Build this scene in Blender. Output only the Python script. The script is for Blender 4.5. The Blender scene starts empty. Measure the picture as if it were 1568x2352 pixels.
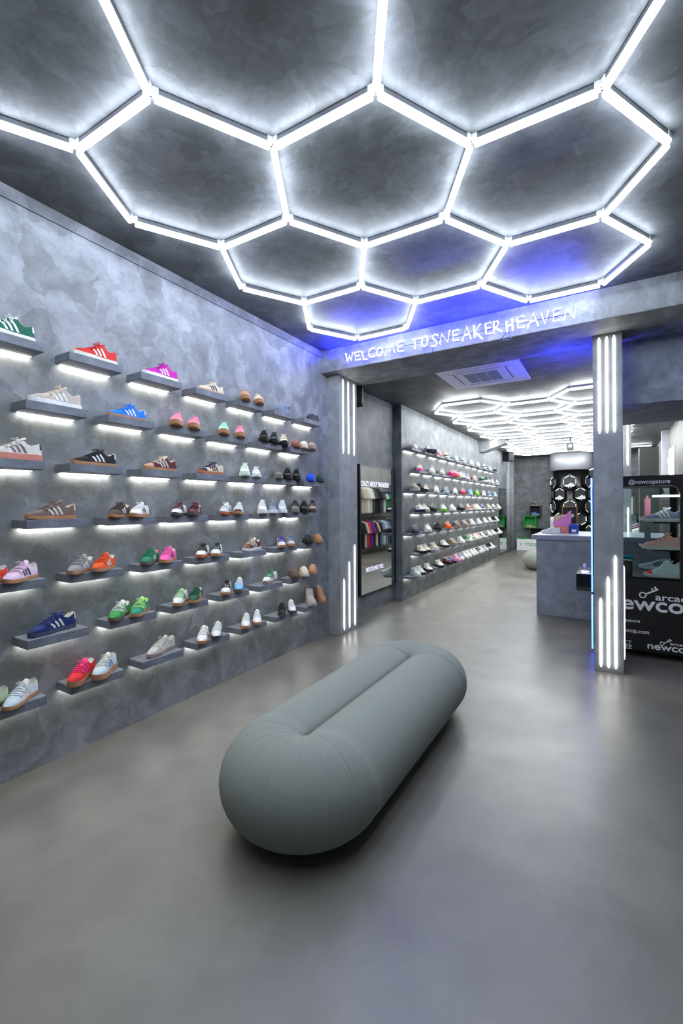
import bpy, bmesh, math, random
from mathutils import Vector, Matrix
PI = math.pi
random.seed(7)
S = bpy.context.scene
COL = S.collection

# ------------------------------------------------------------------ camera, world, exposure
CAM_H = 1.553
YAW = 0.546
ROLL = -0.0063
cam_d = bpy.data.cameras.new('camera')
cam = bpy.data.objects.new('camera', cam_d)
COL.objects.link(cam)
cam_d.sensor_fit = 'VERTICAL'
cam_d.sensor_height = 36.0
cam_d.lens = 1017.0 / 2352.0 * 36.0
cam_d.shift_y = -14.0 / 2352.0
cam_d.clip_start = 0.05
cam_d.clip_end = 100
fw = Vector((-math.sin(YAW), math.cos(YAW), 0))
r0 = Vector((math.cos(YAW), math.sin(YAW), 0))
u0 = Vector((0, 0, 1))
cr, sr = math.cos(ROLL), math.sin(ROLL)
right = r0 * cr + u0 * sr
up = u0 * cr - r0 * sr
cam.matrix_world = Matrix(((right.x, up.x, -fw.x, 0), (right.y, up.y, -fw.y, 0), (right.z, up.z, -fw.z, CAM_H), (0, 0, 0, 1)))
S.camera = cam
S.view_settings.view_transform = 'Standard'
S.view_settings.look = 'None'
S.view_settings.exposure = 0.0
S.view_settings.gamma = 1.0
S.view_settings.use_curve_mapping = False
world = bpy.data.worlds.new('world')
S.world = world
world.use_nodes = True
world.node_tree.nodes['Background'].inputs[0].default_value = (0.5, 0.6, 0.8, 1)
world.node_tree.nodes['Background'].inputs[1].default_value = 0.05

TUBE_POWER = 30.0
FAR_TUBE_POWER = 41.0
TUBE_COLOR = (0.80, 0.90, 1.06)
SHELF_POWER = 30.0
SHELF_COLOR = (1.0, 1.0, 0.93)
STRIP_POWER = 6.0
NEON_POWER = 16.0
NEON_COLOR = (0.09, 0.10, 1.0)

def area_light(name, loc, direction, sx, sy, power, color):
    d = bpy.data.lights.new(name, 'AREA'); d.shape = 'RECTANGLE'; d.size = sx; d.size_y = sy; d.energy = power; d.color = color
    o = bpy.data.objects.new(name, d); COL.objects.link(o); o.location = loc
    o.rotation_euler = Vector(direction).to_track_quat('-Z', 'Z').to_euler()
    return o
# added lights, no fixtures, imitating blue neon spill on the ceiling, in front of the beam and behind the right pillar
area_light('added_blue_spill', (-1.5, 4.31, 3.22), (0, -.6, 1), 2.6, .03, 46.0, (.02, .03, 1.0))
area_light('added_blue_spill', (-.38, 5.38, 2.75), (0, .15, 1), .25, .25, 16.0, (.02, .03, 1.0))

# ------------------------------------------------------------------ materials
def lin(c):
    out = []
    for v in c[:3]:
        v = v / 255.0
        out.append(v / 12.92 if v <= 0.04045 else ((v + 0.055) / 1.055) ** 2.4)
    return tuple(out) + (1.0,)

_mc = {}
def mat(name, c, rough=0.6, metal=0.0, spec=0.5, noise=0.08, nscale=60.0, bump=0.0):
    if name in _mc: return _mc[name]
    m = bpy.data.materials.new(name); m.use_nodes = True
    nt = m.node_tree; b = nt.nodes['Principled BSDF']
    col = lin(c)
    b.inputs['Roughness'].default_value = rough
    b.inputs['Metallic'].default_value = metal
    b.inputs['Specular IOR Level'].default_value = spec
    tc = nt.nodes.new('ShaderNodeTexCoord')
    n = nt.nodes.new('ShaderNodeTexNoise'); n.inputs['Scale'].default_value = nscale; n.inputs['Detail'].default_value = 3
    nt.links.new(tc.outputs['Object'], n.inputs['Vector'])
    r = nt.nodes.new('ShaderNodeValToRGB')
    r.color_ramp.elements[0].position = 0.3; r.color_ramp.elements[1].position = 0.7
    r.color_ramp.elements[0].color = tuple(v * (1 - noise) for v in col[:3]) + (1,)
    r.color_ramp.elements[1].color = tuple(min(1, v * (1 + noise)) for v in col[:3]) + (1,)
    nt.links.new(n.outputs['Fac'], r.inputs['Fac'])
    nt.links.new(r.outputs['Color'], b.inputs['Base Color'])
    if bump:
        bp = nt.nodes.new('ShaderNodeBump'); bp.inputs['Strength'].default_value = bump; bp.inputs['Distance'].default_value = 0.002
        nt.links.new(n.outputs['Fac'], bp.inputs['Height']); nt.links.new(bp.outputs['Normal'], b.inputs['Normal'])
    _mc[name] = m
    return m

def emit(name, c, p):
    if name in _mc: return _mc[name]
    m = bpy.data.materials.new(name); m.use_nodes = True
    b = m.node_tree.nodes['Principled BSDF']
    b.inputs['Base Color'].default_value = (0.8, 0.8, 0.8, 1)
    b.inputs['Emission Color'].default_value = tuple(c) + (1,)
    b.inputs['Emission Strength'].default_value = p
    _mc[name] = m
    return m

def plaster(name, c0, c1, c2, scale=1.6, rough=(0.5, 0.75), stretch=(1, 1, 1), bump=0.12, fine=0.5, seed=0.0, spec=0.4, bias=0.0, patch=1.0):
    """trowelled microcement: warped clouds, trowel strokes and fine grain"""
    m = bpy.data.materials.new(name); m.use_nodes = True
    nt = m.node_tree; N = nt.nodes; L = nt.links; b = N['Principled BSDF']
    geo = N.new('ShaderNodeTexCoord')
    mp = N.new('ShaderNodeMapping'); mp.inputs['Scale'].default_value = stretch; mp.inputs['Location'].default_value = (seed, seed * 1.7, seed * .3)
    L.new(geo.outputs['Object'], mp.inputs['Vector'])
    w = N.new('ShaderNodeTexNoise'); w.inputs['Scale'].default_value = scale * 1.3; w.inputs['Detail'].default_value = 4
    L.new(mp.outputs[0], w.inputs['Vector'])
    ad = N.new('ShaderNodeVectorMath'); ad.operation = 'MULTIPLY_ADD'
    L.new(w.outputs['Color'], ad.inputs[0]); ad.inputs[1].default_value = (.38, .38, .38); L.new(mp.outputs[0], ad.inputs[2])
    n1 = N.new('ShaderNodeTexNoise'); n1.inputs['Scale'].default_value = scale; n1.inputs['Detail'].default_value = 8; n1.inputs['Roughness'].default_value = 0.55; n1.inputs['Distortion'].default_value = 0.25
    L.new(ad.outputs[0], n1.inputs['Vector'])
    n2 = N.new('ShaderNodeTexVoronoi'); n2.feature = 'SMOOTH_F1'; n2.inputs['Scale'].default_value = scale * 3.2; n2.inputs['Smoothness'].default_value = 0.6
    L.new(ad.outputs[0], n2.inputs['Vector'])
    n3 = N.new('ShaderNodeTexNoise'); n3.inputs['Scale'].default_value = scale * 14; n3.inputs['Detail'].default_value = 5
    L.new(ad.outputs[0], n3.inputs['Vector'])
    mx = N.new('ShaderNodeMix'); mx.data_type = 'FLOAT'; mx.inputs[0].default_value = 0.35
    L.new(n1.outputs['Fac'], mx.inputs[2]); L.new(n2.outputs['Distance'], mx.inputs[3])
    mx2 = N.new('ShaderNodeMix'); mx2.data_type = 'FLOAT'; mx2.inputs[0].default_value = 0.3 * fine
    L.new(mx.outputs[0], mx2.inputs[2]); L.new(n3.outputs['Fac'], mx2.inputs[3])
    prev = mx2
    for k_, (vs_, am) in enumerate(((scale * 2.6, .13), (scale * 6.5, .08))):
        vc = N.new('ShaderNodeTexVoronoi'); vc.feature = 'F1'; vc.inputs['Scale'].default_value = vs_
        wn = N.new('ShaderNodeTexNoise'); wn.inputs['Scale'].default_value = vs_ * 1.1; wn.inputs['Detail'].default_value = 5
        L.new(mp.outputs[0], wn.inputs['Vector'])
        wv = N.new('ShaderNodeVectorMath'); wv.operation = 'MULTIPLY_ADD'; L.new(wn.outputs['Color'], wv.inputs[0])
        wv.inputs[1].default_value = (1.1 / vs_,) * 3; L.new(ad.outputs[0], wv.inputs[2]); L.new(wv.outputs[0], vc.inputs['Vector'])
        sp = N.new('ShaderNodeSeparateColor'); L.new(vc.outputs['Color'], sp.inputs[0])
        mm = N.new('ShaderNodeMix'); mm.data_type = 'FLOAT'; mm.inputs[0].default_value = am * patch
        L.new(prev.outputs[0], mm.inputs[2]); L.new(sp.outputs[0], mm.inputs[3]); prev = mm
    mx2 = prev
    rp = N.new('ShaderNodeValToRGB'); e = rp.color_ramp.elements
    e[0].position = 0.3 + bias; e[0].color = lin(c0); e[1].position = 0.68 + bias; e[1].color = lin(c2)
    k = rp.color_ramp.elements.new(0.48 + bias); k.color = lin(c1)
    L.new(mx2.outputs[0], rp.inputs['Fac']); L.new(rp.outputs['Color'], b.inputs['Base Color'])
    mr = N.new('ShaderNodeMapRange'); mr.inputs[1].default_value = 0.3; mr.inputs[2].default_value = 0.7; mr.inputs[3].default_value = rough[0]; mr.inputs[4].default_value = rough[1]
    L.new(n1.outputs['Fac'], mr.inputs[0]); L.new(mr.outputs[0], b.inputs['Roughness'])
    bp = N.new('ShaderNodeBump'); bp.inputs['Strength'].default_value = bump; bp.inputs['Distance'].default_value = 0.01
    L.new(mx2.outputs[0], bp.inputs['Height']); L.new(bp.outputs['Normal'], b.inputs['Normal'])
    b.inputs['Specular IOR Level'].default_value = spec
    return m

M_WALL = plaster('wall_plaster', (108, 111, 110), (130, 133, 135), (168, 171, 175), 1.9, seed=3, fine=.7)
M_WALLF = plaster('far_wall_plaster', (92, 96, 98), (110, 114, 117), (140, 144, 148), 1.9, seed=13, fine=.7)
M_CEIL = plaster('ceiling_plaster', (66, 69, 69), (90, 92, 92), (118, 120, 122), 1.7, rough=(.42, .7), seed=11, fine=.9, bump=.25)
M_FLOOR = plaster('floor_microcement', (102, 98, 90), (112, 108, 100), (125, 121, 112), 1.4, rough=(.30, .46), seed=5, bump=.03, spec=1.0, patch=.35)
M_PILLAR = plaster('pillar_plaster', (124, 127, 130), (142, 145, 148), (160, 163, 166), 2.2, seed=21)
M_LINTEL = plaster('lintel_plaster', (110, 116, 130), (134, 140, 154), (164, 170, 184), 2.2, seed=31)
M_SHELF = plaster('shelf_plaster', (106, 110, 118), (120, 124, 133), (136, 140, 149), 5.0, seed=9)
M_TUBE = emit('hexagon_tube_glow', TUBE_COLOR, TUBE_POWER)
M_TUBEF = emit('far_hexagon_tube_glow', (.92, .96, 1.0), FAR_TUBE_POWER)
M_LED = emit('shelf_led_glow', SHELF_COLOR, SHELF_POWER)
M_STRIP = emit('pillar_led_glow', (1.0, 1.0, 0.95), STRIP_POWER)
M_NEON = emit('neon_glow', NEON_COLOR, NEON_POWER)
M_NEONB = emit('blue_led_glow', (0.03, 0.09, 1.0), 9.0)
M_ALU = mat('aluminium', (150, 152, 156), 0.35, 0.9)
M_CLIP = mat('clear_connector', (205, 210, 216), 0.25)
M_BLACK = mat('black_gloss', (14, 14, 15), 0.25)
M_BLKM = mat('black_matte', (20, 20, 21), 0.6)
M_DKFRAME = mat('dark_metal_frame', (46, 50, 54), 0.35, 0.6)
M_WHITEP = mat('white_plastic', (244, 244, 246), 0.4)
M_GRILL = mat('grey_grille', (160, 166, 168), 0.5)

C = dict(white=(232, 232, 230), offwhite=(222, 218, 205), cream=(222, 206, 182), green=(0, 96, 70), red=(214, 44, 32), magenta=(200, 20, 165), navy=(30, 36, 66),
 tan=(205, 160, 122), gum=(176, 128, 90), gum2=(190, 112, 66), gumpink=(206, 132, 112), gumdark=(104, 92, 74), bluegrey=(120, 134, 156), black=(18, 18, 20), charcoal=(62, 66, 72),
 beige=(196, 184, 170), blue=(24, 124, 226), pink=(242, 150, 172), mint=(176, 232, 200), purple=(120, 70, 150), lilac=(206, 160, 216), peach=(240, 182, 160),
 brown=(140, 88, 66), taupe=(158, 138, 122), floral=(120, 104, 108), maroon=(92, 28, 46), mintwhite=(222, 236, 224), olivegrey=(118, 118, 104), redbright=(224, 34, 40), blue2=(10, 80, 216),
 darkteal=(44, 72, 64), taupebrown=(122, 100, 92), darkbrown=(78, 58, 50), greydark=(74, 70, 70), silver=(196, 202, 208), lightblue=(196, 210, 220), orange=(240, 110, 40), redorange=(226, 66, 40),
 lilacpink=(228, 200, 220), grey=(142, 142, 142), orange2=(226, 82, 20), green2=(16, 122, 84), pinkhot=(246, 100, 170), darkgreen=(26, 48, 42), brown2=(96, 44, 34), purpleblue=(80, 60, 160), greylight=(198, 194, 188),
 lightblue2=(140, 186, 222), camel=(176, 130, 90), navyblue=(10, 42, 104), navygrey=(72, 76, 96), green3=(56, 150, 72), teal=(40, 138, 108), limelight=(180, 240, 140), mintgreen=(158, 208, 150), darkgreen2=(14, 84, 56), skyblue=(112, 186, 236),
 leopard=(96, 72, 58), sand=(214, 200, 178), sage=(190, 212, 176), pinkbright=(248, 60, 130), lime=(176, 226, 130), lime2=(120, 200, 50), paleblue=(206, 220, 226), greyblue=(196, 210, 214), azure=(50, 140, 220), greymid=(170, 164, 160), aqua=(150, 224, 222))
def cm(n, rough=0.75):
    return mat('shoe_' + n, C[n], rough, noise=0.12, nscale=90, bump=0.15)

# ------------------------------------------------------------------ mesh helpers
def mesh_from(name, vs, fs, smooth=False):
    me = bpy.data.meshes.new(name)
    me.from_pydata([tuple(v) for v in vs], [], fs)
    bm = bmesh.new(); bm.from_mesh(me)
    bmesh.ops.remove_doubles(bm, verts=bm.verts, dist=1e-6)
    bmesh.ops.recalc_face_normals(bm, faces=bm.faces)
    bm.to_mesh(me); bm.free()
    if smooth:
        for p in me.polygons: p.use_smooth = True
    me.materials.append(None)
    return me

def obj(name, me, m=None, parent=None, loc=None, rotz=None):
    o = bpy.data.objects.new(name, me); COL.objects.link(o)
    if parent is not None: o.parent = parent
    if m is not None:
        if len(me.materials) == 0: me.materials.append(None)
        o.material_slots[0].link = 'OBJECT'; o.material_slots[0].material = m
    if loc is not None: o.location = loc
    if rotz is not None: o.rotation_euler = (0, 0, rotz)
    return o

def tag(o, label, cat, group=None):
    o['label'] = label; o['category'] = cat
    if group: o['group'] = group
    return o
def struct(o):
    o['kind'] = 'structure'; return o
def thing(name, label, cat, loc=(0, 0, 0), rotz=0.0, group=None):
    o = bpy.data.objects.new(name, None); COL.objects.link(o)
    o.empty_display_size = 0.1
    o.location = loc; o.rotation_euler = (0, 0, rotz)
    return tag(o, label, cat, group)

class MB:
    def __init__(s): s.v = []; s.f = []
    def add(s, vs, fs):
        n = len(s.v); s.v += [tuple(v) for v in vs]; s.f += [tuple(i + n for i in f) for f in fs]; return s
    def box(s, x0, x1, y0, y1, z0, z1, bv=0.0, mtx=None):
        b = bmesh.new(); bmesh.ops.create_cube(b, size=1.0)
        for v in b.verts: v.co = Vector(((x0 + x1) / 2 + v.co.x * (x1 - x0), (y0 + y1) / 2 + v.co.y * (y1 - y0), (z0 + z1) / 2 + v.co.z * (z1 - z0)))
        if bv > 0: bmesh.ops.bevel(b, geom=b.edges[:], offset=bv, segments=2, affect='EDGES')
        if mtx is not None: bmesh.ops.transform(b, matrix=mtx, verts=b.verts)
        b.verts.ensure_lookup_table(); b.verts.index_update()
        s.add([v.co[:] for v in b.verts], [[v.index for v in f.verts] for f in b.faces]); b.free(); return s
    def tube(s, pts, r, n=8, closed=False, sx=1.0):
        pts = [Vector(p) for p in pts]; k = len(pts); rings = []
        for i, p in enumerate(pts):
            a = pts[i - 1] if (i > 0 or closed) else p
            c = pts[(i + 1) % k] if (i < k - 1 or closed) else p
            d = (c - a); d = d.normalized() if d.length > 1e-9 else Vector((0, 0, 1))
            ref = Vector((0, 0, 1)) if abs(d.z) < 0.9 else Vector((1, 0, 0))
            x = d.cross(ref).normalized(); y = x.cross(d).normalized()
            rr = r[i] if isinstance(r, (list, tuple)) else r
            rings.append([p + x * math.cos(2 * PI * j / n) * rr * sx + y * math.sin(2 * PI * j / n) * rr for j in range(n)])
        vs = [v for rg in rings for v in rg]; fs = []
        for i in range(k if closed else k - 1):
            a = i * n; b = ((i + 1) % k) * n
            for j in range(n): fs.append((a + j, a + (j + 1) % n, b + (j + 1) % n, b + j))
        if not closed: fs += [tuple(range(n))[::-1], tuple((k - 1) * n + j for j in range(n))]
        return s.add(vs, fs)
    def lathe(s, prof, cx=0, cy=0, n=32):
        vs = []; fs = []
        for r, z in prof:
            for j in range(n): vs.append((cx + r * math.cos(2 * PI * j / n), cy + r * math.sin(2 * PI * j / n), z))
        for i in range(len(prof) - 1):
            for j in range(n): fs.append((i * n + j, i * n + (j + 1) % n, (i + 1) * n + (j + 1) % n, (i + 1) * n + j))
        fs += [tuple(range(n))[::-1], tuple((len(prof) - 1) * n + j for j in range(n))]
        return s.add(vs, fs)
    def prism(s, poly, d0, d1, axis='y'):
        n = len(poly)
        def P(a, b, d): return {'y': (a, d, b), 'x': (d, a, b), 'z': (a, b, d)}[axis]
        vs = [P(a, b, d0) for a, b in poly] + [P(a, b, d1) for a, b in poly]
        fs = [tuple(range(n)), tuple(range(2 * n - 1, n - 1, -1))] + [(i, (i + 1) % n, n + (i + 1) % n, n + i) for i in range(n)]
        return s.add(vs, fs)
    def mesh(s, name, smooth=False): return mesh_from(name, s.v, s.f, smooth)
    def build(s, name, m, parent=None, smooth=False, loc=None): return obj(name, s.mesh(name, smooth), m, parent, loc)

def box(name, x0, x1, y0, y1, z0, z1, m, parent=None, bv=0.0):
    return MB().box(x0, x1, y0, y1, z0, z1, bv).build(name, m, parent)

def text(name, body, m, parent, origin, ux, uz, width=None, height=None, bold=0.0, depth=0.001):
    """flat lettering: ux/uz are the reading and up directions, width/height the finished size"""
    cu = bpy.data.curves.new(name, 'FONT'); cu.body = body; cu.size = 1.0; cu.offset = 0.0; cu.extrude = 0.0
    t = bpy.data.objects.new(name, cu); me = bpy.data.meshes.new_from_object(t)
    xs = [v.co.x for v in me.vertices]; ys = [v.co.y for v in me.vertices]
    x0, x1, y0, y1 = min(xs), max(xs), min(ys), max(ys)
    if height is None: sx = sz = width / (x1 - x0)
    elif width is None: sx = sz = height / (y1 - y0)
    else: sx = width / (x1 - x0); sz = height / (y1 - y0)
    ux = Vector(ux); uz = Vector(uz); o = Vector(origin)
    for v in me.vertices: v.co = o + ux * ((v.co.x - x0) * sx) + uz * ((v.co.y - y0) * sz)
    if bold:
        # heavier strokes: the glyphs laid over themselves with small shifts
        H = (y1 - y0) * sz; n = ux.cross(uz) * 1e-4
        vs = [v.co.copy() for v in me.vertices]; fs = [tuple(p.vertices) for p in me.polygons]
        V2, F2 = [], []
        for k in range(8):
            a = k * PI / 4; d = (ux * math.cos(a) + uz * math.sin(a)) * bold * H + n * k
            b_ = len(V2); V2 += [v + d for v in vs]; F2 += [tuple(i + b_ for i in f) for f in fs]
        me = bpy.data.meshes.new(name); me.from_pydata([v[:] for v in V2], [], F2)
    me.materials.clear(); me.materials.append(None); me.name = name
    bpy.data.objects.remove(t)
    return obj(name, me, m, parent)

# ------------------------------------------------------------------ the room
WX = -2.932; CZ = 3.389; C2 = 3.20
struct(box('floor', -3.4, 3.0, -3.2, 17.0, -0.12, 0.0, M_FLOOR))
struct(box('wall_left', WX - .3, WX, -3.2, 4.56, 0.0, CZ + .1, M_WALL))
struct(box('wall_left_recess', -3.34, -3.04, 4.56, 6.66, 0.0, C2 + .12, M_WALLF))
struct(box('wall_left_far', -3.34, -2.90, 6.66, 15.05, 0.0, C2 + .12, M_WALLF))
struct(box('wall_left_end', -3.34, -3.0, 15.05, 16.9, 0.0, C2 + .12, M_WALLF))
struct(box('wall_back', -3.34, 3.0, 16.6, 16.9, 0.0, C2 + .12, M_WALLF))
struct(box('wall_right', 2.5, 2.8, -3.2, 5.0, 0.0, CZ + .1, M_WALL))
M_WALLR = plaster('pale_wall_plaster', (118, 118, 114), (140, 140, 136), (158, 158, 154), 2.0, stretch=(1, 1, .6), seed=41)
struct(box('wall_right_far', 1.12, 1.4, 6.4, 16.6, 0.0, C2 + .12, M_WALLR))
struct(box('wall_front', -3.3, 2.8, -3.5, -3.2, 0.0, CZ + .1, M_WALL))
struct(box('ceiling', -3.3, 2.8, -3.5, 4.40, CZ, CZ + .12, M_CEIL))
struct(box('ceiling_far', -3.34, 3.0, 4.9, 16.9, C2, C2 + .12, M_CEIL))
# shallow crown step where the near wall meets the ceiling
struct(MB().box(WX, WX + .012, -3.2, 4.38, CZ - .075, CZ).build('trim_1', M_WALL))
struct(MB().tube([(-2.93, 15.42, 0), (-2.93, 15.42, C2)], .085, 14).build('trim_2', M_PILLAR, smooth=True))
struct(MB().tube([(-2.93, 16.1, 0), (-2.93, 16.1, C2)], .10, 14).build('trim_3', M_PILLAR, smooth=True))
t = tag(box('ceiling_beam', WX, 2.6, 4.38, 5.10, 3.128, CZ + .05, M_WALL, bv=.004), 'wide grey plaster beam across the room carrying the neon words', 'beam')
t = tag(box('ceiling_bulkhead', .105, 2.6, 5.101, 6.39, 2.51, C2 - .001, M_LINTEL, bv=.004), 'dark grey plaster bulkhead hanging over the black claw machine', 'bulkhead')
t = tag(MB().prism([(-2.9, 2.93), (-2.9, C2), (-2.25, C2), (-2.25, 3.12), (-2.80, 2.93)], 11.7, 12.05).build('ceiling_bracket', M_PILLAR), 'slanted grey bracket between the far shelf wall and ceiling', 'bracket')

# pillars with recessed light strips
def strip(parent, p0, p1, r, name='light_strip'):
    a = Vector(p0); b = Vector(p1); d = (b - a).normalized(); L = (b - a).length
    pts = [a, a + d * .03, b - d * .03, b]
    return MB().tube(pts, [r * .35, r, r, r * .35], 8).build(name, M_STRIP, parent, True)
p = thing('pillar', 'grey plaster pillar with light strips left of the passage, beside the mirror', 'pillar', (0, 0, 0), 0, 'lit pillars')
box('shaft', -3.06, -2.772, 4.515, 4.955, 0, 3.128, M_PILLAR, p, bv=.004)
for y, zt in ((4.607, .665), (4.735, .863), (4.872, 1.063)):
    strip(p, (-2.770, y, 2.19), (-2.770, y, 3.09), .011)
    strip(p, (-2.770, y, .045), (-2.770, y, zt), .011)
p = thing('pillar', 'grey plaster pillar with light strips standing in front of the claw machine', 'pillar', (0, 0, 0), 0, 'lit pillars')
box('shaft', -.138, .098, 4.765, 5.05, 0, 3.128, M_PILLAR, p, bv=.004)
for x, zt in ((-.084, .681), (-.024, .884), (.034, 1.083)):
    strip(p, (x, 4.763, 2.21), (x, 4.763, 3.10), .0115)
    strip(p, (x, 4.763, .043), (x, 4.763, zt), .0115)
strip(p, (.100, 4.9, .1), (.100, 4.9, .98), .010)
p = thing('pillar', 'slim grey pillar with light strips behind the counter, seen past the claw machine', 'pillar', (0, 0, 0), 0, 'lit pillars')
box('shaft', .12, .30, 8.9, 9.2, 0, C2, M_PILLAR, p, bv=.004)
for x, zt in ((.165, .95), (.25, 1.3)):
    strip(p, (x, 8.898, 2.2), (x, 8.898, 3.05), .012)
    strip(p, (x, 8.898, 1.02), (x, 8.898, 1.5), .010)

# ------------------------------------------------------------------ hexagon ceiling lights
def hex_light(label, cells, e, ang, z_ceiling, glow):
    root = thing('hexagon_ceiling_light', label, 'ceiling light', (0, 0, z_ceiling), 0, 'hexagon ceiling lights')
    verts = {}; edges = set()
    for cx, cy in cells:
        ring = []
        for k in range(6):
            a = ang + k * PI / 3
            p = (cx + e * math.cos(a), cy + e * math.sin(a))
            key = None
            for q in verts:
                if abs(verts[q][0] - p[0]) + abs(verts[q][1] - p[1]) < .08: key = q; break
            if key is None: key = len(verts); verts[key] = p
            ring.append(key)
        for k in range(6): edges.add(tuple(sorted((ring[k], ring[(k + 1) % 6]))))
    hm = {}
    nb = {k: [] for k in verts}
    for a, b in sorted(edges):
        pa = Vector(verts[a] + (0,)); pb = Vector(verts[b] + (0,)); d = pb - pa; L = d.length
        nb[a].append(math.atan2(d.y, d.x)); nb[b].append(math.atan2(-d.y, -d.x))
        h = round(L, 2)
        if h not in hm:
            hl = L / 2 - .016
            hm[h] = (MB().box(-hl, hl, -.011, .011, -.030, -.004, .002).mesh('light_tube'),
                     MB().tube([(-hl + .004, 0, -.044), (hl - .004, 0, -.044)], .0175, 10).mesh('diffuser', True))
        mid = (pa + pb) / 2
        t = obj('light_tube', hm[h][0], M_ALU, root, mid, math.atan2(d.y, d.x))
        obj('diffuser', hm[h][1], glow, t)
    for k, p in verts.items():
        m = MB()
        for a in nb[k]:
            m.box(0, .034, -.014, .014, -.034, 0, .001, Matrix.Rotation(a, 4, 'Z'))
        m.build('connector', M_CLIP, root, loc=(p[0], p[1], 0))
    return root
cellsA = []
for x0, y0, x1s, ylast in ((-2.03, 3.678, .015, 3.678), (-1.169, 3.200, .015, 3.2), (-.324, 3.705, .015, 3.705)):
    k = 0
    while ylast - .983 * k > .2:
        cellsA.append((x0 + x1s * k, y0 - .983 * k)); k += 1
hex_light('large honeycomb of white light tubes on the near ceiling', cellsA, .568, .539 + PI / 6 - PI / 3 - .001, CZ, M_TUBE)
cellsB = [(-2.0, 7.45 + 1.045 * k) for k in range(8)] + [(-1.095, 7.97 + 1.045 * k) for k in range(7)] + [(-.19, 7.45 + 1.045 * k) for k in range(8)]
hex_light('honeycomb of white light tubes on the ceiling beyond the beam', cellsB, .603, 0.0, C2, M_TUBEF)
lt = thing('linear_ceiling_light', 'straight white ceiling light tube at far right beyond the hexagons', 'ceiling light', (0, 0, C2))
MB().box(.35, .98, 14.78, 14.81, -.03, 0).build('housing', M_ALU, lt); MB().tube([(.36, 14.795, -.04), (.97, 14.795, -.04)], .017, 8).build('diffuser', M_TUBE, lt, True)

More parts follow.
